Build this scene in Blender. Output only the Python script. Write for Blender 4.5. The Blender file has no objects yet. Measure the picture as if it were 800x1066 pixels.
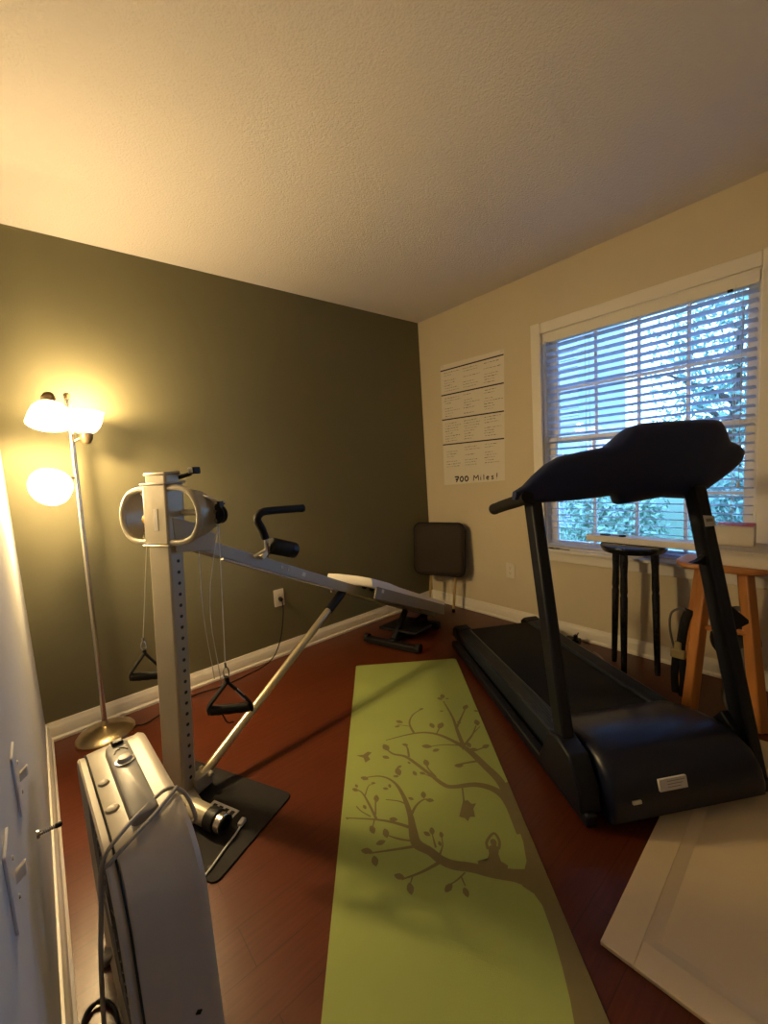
import bpy, math, random
from mathutils import Vector, Matrix
random.seed(4)
PI = math.pi
scn = bpy.context.scene
COL = scn.collection
V = Vector
L = 2.7777          # room width (wall_left at x=-L), window wall at x=0, green wall at y=0
H = 2.44
YB = -3.95          # wall behind the camera

# ------------------------------------------------------------------ materials
def new_mat(name):
    m = bpy.data.materials.new(name); m.use_nodes = True
    nt = m.node_tree; nt.nodes.clear()
    out = nt.nodes.new('ShaderNodeOutputMaterial')
    return m, nt, out
def mat(name, col, rough=.5, metal=0, var=.08, scale=30, bump=0, bscale=200, coat=0, spec=.5, stretch=None):
    m, nt, out = new_mat(name)
    b = nt.nodes.new('ShaderNodeBsdfPrincipled')
    nt.links.new(b.outputs[0], out.inputs[0])
    tc = nt.nodes.new('ShaderNodeTexCoord')
    src = tc.outputs['Object']
    if stretch:
        mp = nt.nodes.new('ShaderNodeMapping'); mp.inputs['Scale'].default_value = stretch
        nt.links.new(src, mp.inputs[0]); src = mp.outputs[0]
    n = nt.nodes.new('ShaderNodeTexNoise'); n.inputs['Scale'].default_value = scale; n.inputs['Detail'].default_value = 3
    nt.links.new(src, n.inputs['Vector'])
    mx = nt.nodes.new('ShaderNodeMix'); mx.data_type = 'RGBA'
    mx.inputs[6].default_value = (*[c*(1-var) for c in col], 1)
    mx.inputs[7].default_value = (*[min(1, c*(1+var)) for c in col], 1)
    nt.links.new(n.outputs['Fac'], mx.inputs[0]); nt.links.new(mx.outputs[2], b.inputs['Base Color'])
    b.inputs['Roughness'].default_value = rough; b.inputs['Metallic'].default_value = metal
    b.inputs['Coat Weight'].default_value = coat; b.inputs['Specular IOR Level'].default_value = spec
    if bump:
        n2 = nt.nodes.new('ShaderNodeTexNoise'); n2.inputs['Scale'].default_value = bscale; n2.inputs['Detail'].default_value = 4
        nt.links.new(src, n2.inputs['Vector'])
        bp = nt.nodes.new('ShaderNodeBump'); bp.inputs['Strength'].default_value = bump; bp.inputs['Distance'].default_value = .004
        nt.links.new(n2.outputs['Fac'], bp.inputs['Height']); nt.links.new(bp.outputs[0], b.inputs['Normal'])
    return m
def emit(name, col, s):
    m, nt, out = new_mat(name)
    e = nt.nodes.new('ShaderNodeEmission'); e.inputs[0].default_value = (*col, 1); e.inputs[1].default_value = s
    nt.links.new(e.outputs[0], out.inputs[0]); return m

def floor_material():
    m, nt, out = new_mat('red_brown_laminate')
    N = nt.nodes.new; K = nt.links.new
    b = N('ShaderNodeBsdfPrincipled'); K(b.outputs[0], out.inputs[0])
    tc = N('ShaderNodeTexCoord'); mp = N('ShaderNodeMapping')
    K(tc.outputs['Object'], mp.inputs[0])
    br = N('ShaderNodeTexBrick'); br.inputs['Scale'].default_value = 1
    br.inputs['Brick Width'].default_value = 1.2; br.inputs['Row Height'].default_value = .125
    br.inputs['Mortar Size'].default_value = .0012; br.inputs['Mortar Smooth'].default_value = .2; br.offset = .37
    br.inputs['Color1'].default_value = (.092, .020, .0065, 1); br.inputs['Color2'].default_value = (.080, .017, .0056, 1)
    br.inputs['Mortar'].default_value = (.045, .010, .0035, 1)
    K(mp.outputs[0], br.inputs['Vector'])
    mg = N('ShaderNodeMapping'); mg.inputs['Scale'].default_value = (2.2, 38, 1)
    K(tc.outputs['Object'], mg.inputs[0])
    n = N('ShaderNodeTexNoise'); n.inputs['Scale'].default_value = 2.5; n.inputs['Detail'].default_value = 6; n.inputs['Roughness'].default_value = .6
    K(mg.outputs[0], n.inputs['Vector'])
    cr = N('ShaderNodeMapRange'); cr.inputs[1].default_value = .3; cr.inputs[2].default_value = .7; cr.inputs[3].default_value = .78; cr.inputs[4].default_value = 1.15
    K(n.outputs['Fac'], cr.inputs[0])
    mx = N('ShaderNodeMix'); mx.data_type = 'RGBA'; mx.blend_type = 'MULTIPLY'; mx.inputs[0].default_value = 1
    K(br.outputs['Color'], mx.inputs[6]); K(cr.outputs[0], mx.inputs[7]); K(mx.outputs[2], b.inputs['Base Color'])
    b.inputs['Roughness'].default_value = .33; b.inputs['Specular IOR Level'].default_value = .35
    bp = N('ShaderNodeBump'); bp.inputs['Strength'].default_value = .12; bp.inputs['Distance'].default_value = .002
    K(n.outputs['Fac'], bp.inputs['Height']); K(bp.outputs[0], b.inputs['Normal'])
    return m
def ceiling_material():
    m, nt, out = new_mat('popcorn_ceiling'); N = nt.nodes.new; K = nt.links.new
    b = N('ShaderNodeBsdfPrincipled'); K(b.outputs[0], out.inputs[0])
    tc = N('ShaderNodeTexCoord')
    n = N('ShaderNodeTexNoise'); n.inputs['Scale'].default_value = 75; n.inputs['Detail'].default_value = 5; n.inputs['Roughness'].default_value = .65
    K(tc.outputs['Object'], n.inputs['Vector'])
    v = N('ShaderNodeTexVoronoi'); v.inputs['Scale'].default_value = 130
    K(tc.outputs['Object'], v.inputs['Vector'])
    ad = N('ShaderNodeMath'); ad.operation = 'SUBTRACT'; K(n.outputs['Fac'], ad.inputs[0])
    ml = N('ShaderNodeMath'); ml.operation = 'MULTIPLY'; ml.inputs[1].default_value = .35; K(v.outputs['Distance'], ml.inputs[0]); K(ml.outputs[0], ad.inputs[1])
    bp = N('ShaderNodeBump'); bp.inputs['Strength'].default_value = .42; bp.inputs['Distance'].default_value = .010
    K(ad.outputs[0], bp.inputs['Height']); K(bp.outputs[0], b.inputs['Normal'])
    b.inputs['Base Color'].default_value = (.68, .63, .59, 1); b.inputs['Roughness'].default_value = .95; b.inputs['Specular IOR Level'].default_value = .1
    return m
def glass_material():
    m, nt, out = new_mat('window_glass'); N = nt.nodes.new; K = nt.links.new
    t = N('ShaderNodeBsdfTransparent'); t.inputs[0].default_value = (.93, .97, 1, 1)
    g = N('ShaderNodeBsdfGlossy'); g.inputs['Roughness'].default_value = .02
    f = N('ShaderNodeFresnel'); f.inputs[0].default_value = 1.45
    x = N('ShaderNodeMixShader'); K(f.outputs[0], x.inputs[0]); K(t.outputs[0], x.inputs[1]); K(g.outputs[0], x.inputs[2]); K(x.outputs[0], out.inputs[0])
    return m
def leaf_material(name, a, b2):
    m, nt, out = new_mat(name); N = nt.nodes.new; K = nt.links.new
    b = N('ShaderNodeBsdfPrincipled'); K(b.outputs[0], out.inputs[0])
    tc = N('ShaderNodeTexCoord'); n = N('ShaderNodeTexNoise'); n.inputs['Scale'].default_value = 3.5; n.inputs['Detail'].default_value = 5
    K(tc.outputs['Object'], n.inputs['Vector'])
    r = N('ShaderNodeMix'); r.data_type = 'RGBA'; r.inputs[6].default_value = (*a, 1); r.inputs[7].default_value = (*b2, 1)
    K(n.outputs['Fac'], r.inputs[0]); K(r.outputs[2], b.inputs['Base Color']); b.inputs['Roughness'].default_value = .7
    return m
def shade_material():
    m, nt, out = new_mat('lit_frosted_glass_shade'); N = nt.nodes.new; K = nt.links.new
    e = N('ShaderNodeEmission'); e.inputs[0].default_value = (1, .73, .36, 1); e.inputs[1].default_value = 4.5
    d = N('ShaderNodeBsdfPrincipled'); d.inputs['Base Color'].default_value = (.9, .86, .76, 1); d.inputs['Roughness'].default_value = .35
    a = N('ShaderNodeAddShader'); K(e.outputs[0], a.inputs[0]); K(d.outputs[0], a.inputs[1]); K(a.outputs[0], out.inputs[0])
    return m

def slat_material():
    m, nt, out = new_mat('white_blind_slat'); N = nt.nodes.new; K = nt.links.new
    b = N('ShaderNodeBsdfPrincipled'); b.inputs['Base Color'].default_value = (.74, .77, .84, 1); b.inputs['Roughness'].default_value = .45
    t = N('ShaderNodeBsdfTranslucent'); t.inputs[0].default_value = (.80, .85, .95, 1)
    x = N('ShaderNodeMixShader'); x.inputs[0].default_value = .5
    K(b.outputs[0], x.inputs[1]); K(t.outputs[0], x.inputs[2]); K(x.outputs[0], out.inputs[0]); return m

M = dict(
 green=mat('olive_green_wall_paint', (.150, .138, .080), .75, var=.03, scale=4, bump=.12, bscale=160, spec=.25),
 cream=mat('cream_wall_paint', (.62, .54, .39), .75, var=.03, scale=4, bump=.12, bscale=160, spec=.25),
 white_wall=mat('pale_grey_wall_paint', (.50, .50, .50), .7, var=.03, scale=4, bump=.1, bscale=160, spec=.25),
 trim=mat('white_trim_paint', (.76, .72, .64), .4, var=.02),
 floor=floor_material(), ceil=ceiling_material(), glass=glass_material(),
 slat=slat_material(),
 cord=mat('blind_cord', (.6, .6, .6), .8),
 chrome=mat('brushed_nickel', (.62, .57, .50), .26, 1, var=.05, stretch=(1, 1, .05)),
 brass=mat('aged_brass_base', (.50, .40, .24), .3, 1, var=.06),
 socket=mat('dark_bronze_socket', (.16, .11, .06), .4, .7),
 shade=shade_material(), bulb=emit('lit_bulb', (1, .80, .48), 25),
 gym=mat('champagne_grey_powder_coat', (.36, .32, .24), .38, .25, var=.03, spec=.5),
 gym2=mat('silver_grey_rail_metal', (.36, .335, .29), .36, .3, var=.04),
 gold=mat('brushed_steel_strut', (.62, .55, .38), .3, .85, var=.05),
 black=mat('black_plastic', (.006, .006, .007), .5, var=.2, spec=.25),
 foam=mat('black_foam', (.008, .007, .006), .7, spec=.2, var=.2, bump=.2, bscale=300),
 webbing=mat('black_nylon_webbing', (.006, .006, .007), .75, spec=.2, var=.3, bump=.3, bscale=500),
 cable=mat('clear_grey_cable', (.45, .43, .38), .35, .1),
 steel=mat('zinc_steel', (.6, .6, .58), .25, 1),
 boardwhite=mat('white_vinyl_glide_board', (.80, .76, .70), .4, var=.02),
 boardside=mat('grey_glide_board_side', (.24, .21, .17), .5),
 yellow=mat('yellow_plastic_knob', (.75, .45, .03), .4),
 label=mat('white_label_paper', (.62, .60, .55), .6, var=.02),
 ink=mat('black_ink', (.01, .01, .01), .7),
 pencil=mat('grey_pencil_ink', (.27, .24, .20), .8),
 navy=mat('navy_treadmill_console_plastic', (.016, .024, .072), .42, var=.15, spec=.25), hood=mat('black_navy_hood_plastic', (.006, .008, .022), .30, var=.15, spec=.35),
 tpost=mat('black_painted_steel_post', (.005, .006, .012), .5, var=.15, spec=.3),
 belt=mat('black_treadmill_belt', (.008, .008, .009), .85, spec=.2, var=.3, bump=.3, bscale=700),
 rail=mat('dark_grey_foot_rail', (.016, .021, .032), .38, .2, var=.1),
 mat=mat('green_yoga_mat', (.275, .325, .090), .72, var=.10, scale=3, bump=.25, bscale=600, spec=.25),
 prt=mat('brown_tree_print', (.165, .135, .060), .75, var=.08, scale=20, spec=.2),
 rubber=mat('black_rubber_mat', (.013, .011, .010), .75, spec=.25, var=.2, bump=.3, bscale=500),
 fan=mat('off_white_painted_metal', (.43, .385, .31), .38, var=.03, scale=8),
 fangrey=mat('grey_plastic_handle', (.22, .215, .20), .42),
 fancord=mat('grey_rubber_cord', (.26, .235, .20), .5),
 grille=mat('dark_grey_grille_wire', (.09, .085, .08), .4, .4),
 door=mat('cream_painted_panel', (.66, .54, .35), .5, var=.04, scale=6),
 stoolblk=mat('black_lacquered_wood', (.012, .013, .018), .22, var=.2, spec=.5),
 wood=mat('honey_pine_wood', (.42, .17, .045), .42, var=.22, scale=6, stretch=(6, 6, 1)),
 vinyl=mat('dark_brown_vinyl', (.024, .016, .010), .65, spec=.25, var=.15, bump=.2, bscale=300),
 vinylrim=mat('black_vinyl_piping', (.004, .003, .003), .6, spec=.2),
 goldleg=mat('gold_painted_metal', (.60, .45, .20), .35, .7),
 box=mat('white_cardboard', (.66, .61, .53), .6, var=.03),
 whitebox=mat('matt_white_board', (.82, .79, .73), .5, var=.02),
 red=mat('red_printed_card', (.50, .02, .02), .5),
 paper=mat('white_paper', (.72, .67, .58), .85, var=.02),
 outlet=mat('ivory_plastic', (.70, .65, .55), .35, var=.02),
 grey_cloth=mat('grey_woven_cloth', (.13, .12, .11), .9, var=.25, bump=.4, bscale=300),
 dark_cloth=mat('black_bag_fabric', (.018, .018, .02), .85, var=.3, bump=.4, bscale=300),
 tan=mat('tan_leather', (.25, .20, .09), .6),
 clear=mat('pinkish_plastic', (.30, .15, .12), .4),
 siding=mat('pale_house_siding', (.34, .40, .50), .8, var=.04),
 roofm=mat('grey_roof_shingle', (.16, .16, .18), .9, var=.2),
 leafa=leaf_material('bluish_green_leaves', (.06, .13, .11), (.22, .36, .26)),
 leafb=leaf_material('pale_green_leaves', (.12, .22, .14), (.34, .50, .34)),
 bark=mat('brown_bark', (.07, .05, .035), .9, var=.3),
 grass=mat('lawn_grass', (.06, .13, .05), .9, var=.3, scale=15),
)

# ------------------------------------------------------------------ mesh builder
class G:
    def __init__(s): s.v = []; s.f = []; s.m = []
    def add(s, vs, fs, m=0):
        o = len(s.v); s.v += [V(x) for x in vs]; s.f += [tuple(i+o for i in f) for f in fs]; s.m += [m]*len(fs); return s
    def box(s, c, size, R=None, m=0):
        c = V(c); hx, hy, hz = [k/2 for k in size]
        vs = [V((x, y, z)) for x in (-hx, hx) for y in (-hy, hy) for z in (-hz, hz)]
        if R is not None: vs = [R @ q for q in vs]
        return s.add([c+q for q in vs], [(0,1,3,2),(4,6,7,5),(0,4,5,1),(2,3,7,6),(0,2,6,4),(1,5,7,3)], m)
    def beam(s, p, q, w, h, up=(0,0,1), m=0, w2=None, h2=None):
        p = V(p); q = V(q); d = (q-p).normalized(); u = V(up); x = d.cross(u).normalized(); y = x.cross(d).normalized()
        w2 = w if w2 is None else w2; h2 = h if h2 is None else h2
        vs = [p+x*a*w/2+y*b*h/2 for a, b in ((-1,-1),(1,-1),(1,1),(-1,1))]+[q+x*a*w2/2+y*b*h2/2 for a, b in ((-1,-1),(1,-1),(1,1),(-1,1))]
        return s.add(vs, [(3,2,1,0),(4,5,6,7),(0,1,5,4),(1,2,6,5),(2,3,7,6),(3,0,4,7)], m)
    def loft(s, rings, cap=True, m=0, closed=False):
        n = len(rings[0]); vs = [q for r in rings for q in r]; fs = []
        k = len(rings)
        for i in range(k if closed else k-1):
            a = i*n; b = ((i+1) % k)*n
            for j in range(n): fs.append((a+j, a+(j+1) % n, b+(j+1) % n, b+j))
        if cap and not closed:
            fs.append(tuple(range(n-1, -1, -1))); fs.append(tuple((k-1)*n+j for j in range(n)))
        return s.add(vs, fs, m)
    def tube(s, pts, r, n=12, m=0, closed=False, flat=1.0):
        pts = [V(p) for p in pts]; k = len(pts); rr = r if isinstance(r, (list, tuple)) else [r]*k
        rings = []; prev = None
        for i in range(k):
            if closed: t = (pts[(i+1) % k]-pts[i-1])
            else: t = pts[min(i+1, k-1)]-pts[max(i-1, 0)]
            t = t.normalized() if t.length > 1e-9 else V((0, 0, 1))
            if prev is None:
                a = V((0, 0, 1)) if abs(t.z) < .9 else V((1, 0, 0)); x = t.cross(a).normalized()
            else:
                x = prev-t*prev.dot(t); x = x.normalized()
            prev = x; y = t.cross(x)
            rings.append([pts[i]+(x*math.cos(2*PI*j/n)+y*flat*math.sin(2*PI*j/n))*rr[i] for j in range(n)])
        return s.loft(rings, not closed, m, closed)
    def lathe(s, prof, o, axis=(0,0,1), n=28, m=0, cap=True):
        o = V(o); z = V(axis).normalized(); a = V((0,0,1)) if abs(z.z) < .9 else V((1,0,0)); x = z.cross(a).normalized(); y = z.cross(x)
        rings = [[o+z*h+(x*math.cos(2*PI*j/n)+y*math.sin(2*PI*j/n))*max(r, 1e-4) for j in range(n)] for r, h in prof]
        return s.loft(rings, cap, m)
    def prism(s, poly, o, ex, ey, ez, d0, d1, m=0):
        o = V(o); ex = V(ex); ey = V(ey); ez = V(ez)
        return s.loft([[o+ex*a+ey*b+ez*d for a, b in poly] for d in (d0, d1)], True, m)
    def poly(s, pts, m=0): return s.add(pts, [tuple(range(len(pts)))], m)

import bmesh
def obj(name, g, mats, parent=None, bevel=0, smooth=35, seg=2, sub=0):
    o0 = V((0, 0, 0))
    root = parent
    while root is not None and root.parent is not None: root = root.parent
    if root is not None: o0 = root.location
    me = bpy.data.meshes.new(name)
    me.from_pydata([q-o0 for q in g.v], [], g.f)
    for x in (mats if isinstance(mats, (list, tuple)) else [mats]): me.materials.append(M[x] if isinstance(x, str) else x)
    for p, k in zip(me.polygons, g.m): p.material_index = k
    bm = bmesh.new(); bm.from_mesh(me); bmesh.ops.recalc_face_normals(bm, faces=bm.faces); bm.to_mesh(me); bm.free()
    o = bpy.data.objects.new(name, me); COL.objects.link(o)
    if root is None and g.v and False: pass
    if parent is not None: o.parent = parent
    if smooth:
        for p in me.polygons: p.use_smooth = True
        me.set_sharp_from_angle(angle=math.radians(smooth))
    if bevel:
        b = o.modifiers.new('bevel', 'BEVEL'); b.width = bevel; b.segments = seg; b.limit_method = 'ANGLE'; b.angle_limit = math.radians(40); b.harden_normals = False
    if sub:
        k = o.modifiers.new('sub', 'SUBSURF'); k.levels = sub; k.render_levels = sub
    return o
def tag(o, label, cat, group=None):
    o['label'] = label; o['category'] = cat
    if group: o['group'] = group
    return o
def thing(name, loc, label, cat, group=None):
    o = bpy.data.objects.new(name, None); o.location = loc; o.empty_display_size = .1; COL.objects.link(o)
    return tag(o, label, cat, group)
def struct(name, g, mats, parent=None, **k):
    o = obj(name, g, mats, parent, **k)
    if parent is None: o['kind'] = 'structure'
    return o
def cr(pts, k=8, closed=False):          # Catmull-Rom through points
    P = [V(p) for p in pts]; n = len(P); out = []
    for i in range(n if closed else n-1):
        a = P[i-1] if (closed or i > 0) else P[0]*2-P[1]; b = P[i]; c = P[(i+1) % n]; d = P[(i+2) % n] if (closed or i+2 < n) else P[-1]*2-P[-2]
        for j in range(k):
            t = j/k
            out.append(.5*((2*b)+(c-a)*t+(2*a-5*b+4*c-d)*t*t+(3*b-a-3*c+d)*t**3))
    if not closed: out.append(P[-1])
    return out
def rrect(hx, hy, r, k=6):               # rounded rectangle outline
    o = []
    for cx, cy, a0 in ((hx-r, hy-r, 0), (-hx+r, hy-r, 90), (-hx+r, -hy+r, 180), (hx-r, -hy+r, 270)):
        for i in range(k+1):
            a = math.radians(a0+90*i/k); o.append((cx+r*math.cos(a), cy+r*math.sin(a)))
    return o
def Rz(a): return Matrix.Rotation(a, 3, 'Z')

# ------------------------------------------------------------------ camera
cam = bpy.data.cameras.new('camera'); co = bpy.data.objects.new('camera', cam); COL.objects.link(co)
co.location = (-2.68825721, -2.59295457, 1.23687237)
co.rotation_euler = [math.radians(a) for a in (83.81749931, 3.84374764, -40.33915856)]
cam.sensor_fit = 'HORIZONTAL'; cam.sensor_width = 36; cam.lens = 36*432.706/800; cam.clip_start = .01
scn.camera = co

# ------------------------------------------------------------------ room shell
W0, W1, WZ0, WZ1 = -1.118, -2.222, .600, 2.040       # window opening
T = .12
struct('floor', G().box((-L/2, YB/2, -.05), (L+2*T, -YB+2*T, .1)), 'floor', smooth=0)
struct('ceiling', G().box((-L/2, YB/2, H+.05), (L+2*T, -YB+2*T, .1)), 'ceil', smooth=0)
struct('wall_back', G().box((-L/2, T/2, H/2), (L+2*T, T, H)), 'green', smooth=0)
struct('wall_left', G().box((-L-T/2, YB/2, H/2), (T, -YB, H)), 'white_wall', smooth=0)
struct('wall_front', G().box((-L/2, YB-T/2, H/2), (L+2*T, T, H)), 'cream', smooth=0)
g = G()
V0, V1 = -3.28, -3.70                                 # unseen extra opening behind the camera, added for cool fill daylight
g.box((T/2, W0/2, H/2), (T, -W0, H)); g.box((T/2, (W1+V0)/2, H/2), (T, W1-V0, H)); g.box((T/2, (V1+YB)/2, H/2), (T, V1-YB, H))
g.box((T/2, (V0+V1)/2, WZ0/2), (T, V0-V1, WZ0)); g.box((T/2, (V0+V1)/2, (WZ1+H)/2), (T, V0-V1, H-WZ1))
g.box((T/2, (W0+W1)/2, WZ0/2), (T, W0-W1, WZ0)); g.box((T/2, (W0+W1)/2, (WZ1+H)/2), (T, W0-W1, H-WZ1))
struct('wall_right', g, 'cream', smooth=0)
# baseboards: ogee profile with a shoe strip
PR = [(0, 0), (.022, 0), (.022, .012), (.015, .022), (.014, .066), (.011, .074), (.008, .082), (.006, .093), (0, .093)]
def base(name, p, q, nrm):
    d = (V(q)-V(p)); n = V(nrm)
    struct(name, G().loft([[V(p)+n*a+V((0, 0, b)) for a, b in PR], [V(q)+n*a+V((0, 0, b)) for a, b in PR]]), 'trim', smooth=25)
base('baseboard_back', (-L, 0, 0), (0, 0, 0), (0, -1, 0))
base('baseboard_right', (0, 0, 0), (0, YB, 0), (-1, 0, 0))
base('baseboard_left', (-L, 0, 0), (-L, YB, 0), (1, 0, 0))
base('baseboard_front', (-L, YB, 0), (0, YB, 0), (0, 1, 0))

# ------------------------------------------------------------------ window
yc = (W0+W1)/2; ww = W0-W1
g = G()
for y in (W0-.006, W1+.006): g.box((.062, y, (WZ0+WZ1)/2), (.116, .012, WZ1-WZ0))
for z in (WZ0+.006, WZ1-.006): g.box((.062, yc, z), (.116, ww, .012))
win = struct('window_1', g, 'trim', bevel=.001)
g = G()
CW = .070
g.box((-.009, W0+CW/2-.004, (WZ0+WZ1+CW)/2), (.018, CW, WZ1-WZ0+CW)); g.box((-.009, W1-CW/2+.004, (WZ0+WZ1+CW)/2), (.018, CW, WZ1-WZ0+CW))
g.box((-.009, yc, WZ1+CW/2-.004), (.018, ww-.008, CW))
obj('window_casing', g, 'trim', win, bevel=.005)
obj('window_sill', G().box((.0, yc, WZ0-.006), (.10, ww+2*CW+.05, .022)), 'trim', win, bevel=.006)
obj('window_apron', G().box((-.008, yc, WZ0-.05), (.016, ww+2*CW, .066)), 'trim', win, bevel=.004)
ZM = 1.335
def sash(name, x, z0, z1, st, cols, rows):
    g = G(); y0, y1 = W0-.012, W1+.012
    g.box((x, y0-st/2, (z0+z1)/2), (.034, st, z1-z0)); g.box((x, y1+st/2, (z0+z1)/2), (.034, st, z1-z0))
    g.box((x, yc, z0+.02), (.034, y0-y1-2*st, .04)); g.box((x, yc, z1-.02), (.034, y0-y1-2*st, .04))
    s = obj(name, g, 'trim', win, bevel=.003)
    m = G(); ya, yb = y0-st, y1+st
    for i in range(1, cols): 
        y = ya+(yb-ya)*i/cols; m.box((x, y, (z0+z1)/2), (.016, .018, z1-z0-.08))
    for i in range(1, rows): m.box((x, yc, z0+.04+(z1-z0-.08)*i/rows), (.0155, ya-yb, .018))
    obj('muntin_grid', m, 'trim', s)
    obj('window_pane', G().box((x+.001, yc, (z0+z1)/2), (.004, ya-yb, z1-z0-.08)), 'glass', s, smooth=0)
sash('upper_sash', .104, ZM-.02, WZ1-.012, .055, 4, 2)
sash('lower_sash', .070+.0, WZ0+.012, ZM+.02, .05, 4, 2)

g = G(); y2 = (V0+V1)/2
for y in (V0-.02, V1+.02): g.box((.062, y, (WZ0+WZ1)/2), (.116, .04, WZ1-WZ0))
for z in (WZ0+.02, WZ1-.02, ZM): g.box((.062, y2, z), (.116, V0-V1-.08, .04))
w2 = struct('added_window', g, 'trim', bevel=.002)  # out-of-view window, added to cool the left wall and treadmill
g = G()
for y in (V0+CW/2, V1-CW/2): g.box((-.009, y, (WZ0+WZ1)/2), (.018, CW, WZ1-WZ0+2*CW))
for z in (WZ1+CW/2, WZ0-CW/2): g.box((-.009, y2, z), (.018, V0-V1, CW))
obj('window_casing', g, 'trim', w2, bevel=.004)
obj('window_pane', G().box((.08, y2, (WZ0+WZ1)/2), (.004, V0-V1-.08, WZ1-WZ0-.04)), 'glass', w2, smooth=0)

# blind hanging in the window recess: a thing of its own
bl = thing('window_blind', (.022, yc, WZ1), 'white horizontal slatted blind lowered over the window', 'blind')
g = G(); g.box((.022, yc, WZ1-.03), (.046, ww-.032, .034))
obj('headrail', g, 'slat', bl, bevel=.002)
obj('valance', G().box((.000, yc, WZ1-.040), (.006, ww-.026, .056)), 'trim', bl, bevel=.002)
g = G(); pitch = .0445; z = WZ1-.092; tilt = math.radians(-12)
while z > WZ0+.045:
    rows = []
    for k in range(5):
        a = -1+2*k/4; h = .0022*(1-a*a)
        rows.append((.022+a*.0245*math.cos(tilt), z+h+a*.0245*math.sin(tilt)))
    sec = rows+[(x, zz-.0024) for x, zz in reversed(rows)]
    g.loft([[V((x, y, zz)) for x, zz in sec] for y in (W0-.022, W1+.022)])
    z -= pitch
obj('slats', g, 'slat', bl, smooth=30)
obj('bottom_rail', G().box((.022, yc, WZ0+.030), (.046, ww-.044, .016)), 'slat', bl, bevel=.002)
for y in (W0-.10, W0-.29, yc, W1+.29, W1+.10):
    g = G()
    for x in (-.004, .048): g.box((x, y, (WZ0+.03+WZ1-.05)/2), (.0012, .0022, WZ1-WZ0-.08))
    obj('ladder_cord', g, 'cord', bl, smooth=0)
g = G().tube([(-.016, W0-.04, WZ1-.06), (-.016, W0-.043, 1.32)], .004, 8)
obj('tilt_wand', g, 'cord', bl)
g = G().tube([(-.012, W1+.07, WZ1-.07), (-.012, W1+.072, 1.05)], .0016, 6).lathe([(.003, 0), (.006, -.01), (.007, -.03), (.004, -.035)], (-.012, W1+.072, 1.05), n=10)
obj('lift_cord', g, 'cord', bl)
g = G().box((-.010, W1+.12, WZ1-.073), (.010, .022, .012))
obj('cord_lock', g, 'black', bl, bevel=.002)

# ------------------------------------------------------------------ outdoors
struct('ground', G().box((13, 0, -.75), (24, 46, .1)), 'grass', smooth=0)
h = thing('neighbor_house', (9, 6, -.7), 'pale house wall filling the left half of the view through the window blind', 'house')
obj('house_wall', G().box((9.5, 6.3, 2.6), (3, 8.0, 6.6)), 'siding', h, smooth=0)
g = G()
for k in range(30): g.box((7.985, 6.3, -.6+k*.2), (.03, 8.0, .012))
obj('siding_laps', g, 'roofm', h, smooth=0)
obj('house_roof', G().prism([(-2.0, 0), (2.0, 0), (0, 1.3)], (9.5, 6.3, 5.9), (1, 0, 0), (0, 0, 1), (0, 1, 0), -4.2, 4.2), 'roofm', h, smooth=0)
f = obj('house_window', G().box((7.97, 4.1, 1.3), (.06, .95, 1.5)), 'trim', h, bevel=.01)
obj('house_window_pane', G().box((7.935, 4.1, 1.3), (.02, .8, 1.35)), 'glass', f, smooth=0)
p = struct('porch_post', G().box((3.2, .80, .6), (.14, .14, 2.7)).box((3.2, .80, 1.9), (.2, .2, .1)).box((3.2, .8, -.6), (.2, .2, .2)), 'siding', bevel=.01)
tag(p, 'white square porch post outside the left half of the window', 'post'); del p['kind']
def tree(name, x, y, hh, r, leaf, label, cat, n=900, trunk=True, zb=-.7):
    t = thing(name, (x, y, zb), label, cat)
    rnd = random.Random(int(x*37+y*91))
    g = G()
    if trunk:
        b = G().tube(cr([(x, y, zb), (x+.1, y+.05, zb+hh*.3), (x-.05, y, zb+hh*.55), (x+.05, y-.05, zb+hh*.85)], 5), [.16*(1-i/18) for i in range(16)], 9)
        for k in range(6):
            a = k*1.1; zz = zb+hh*(.35+.07*k)
            b.tube(cr([(x, y, zz), (x+.4*r*math.cos(a), y+.4*r*math.sin(a), zz+.35), (x+.75*r*math.cos(a), y+.75*r*math.sin(a), zz+.6)], 4), [.06-.005*i for i in range(9)], 6)
        obj('trunk', b, 'bark', t)
    cz = zb+hh*.62; rz = hh*.42
    if not trunk: cz = zb+hh*.5; rz = hh*.5
    for k in range(n):
        a = rnd.uniform(0, 2*PI); c = rnd.uniform(-1, 1); q = rnd.uniform(.45, 1.0)
        sx = math.sqrt(1-c*c)
        p = V((x+r*q*sx*math.cos(a), y+r*q*sx*math.sin(a), cz+rz*q*c))
        s = rnd.uniform(.03, .075)*(1+.05*x)
        u = V((rnd.uniform(-1, 1), rnd.uniform(-1, 1), rnd.uniform(-1, 1))).normalized(); w = u.orthogonal().normalized(); nn = u.cross(w)*s*.15
        g.add([p-u*s, p+w*s*.5+nn, p+u*s, p-w*s*.5+nn, p-nn], [(0, 1, 4), (1, 2, 4), (2, 3, 4), (3, 0, 4)])
    obj('foliage', g, leaf, t, smooth=0)
tree('tree', 7.0, -.95, 5.4, 1.45, 'leafa', 'tall dark leafy tree seen through the upper right of the blind', 'tree', 2600)
tree('tree', 13.5, -.6, 6.0, 1.8, 'leafb', 'paler tree beside the neighbouring house, seen through the middle of the blind', 'tree', 1800)
tree('tree', 10.0, -5.2, 6.2, 2.2, 'leafb', 'pale tree at the far right edge of the window view', 'tree', 2600)
tree('garden_bush', 4.6, .25, 1.7, .85, 'leafb', 'round green bush low outside the middle of the window', 'bush', 2200, False)
tree('garden_bush', 5.4, -1.6, 1.9, 1.0, 'leafa', 'darker bush low outside the right side of the window', 'bush', 2200, False)

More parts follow.
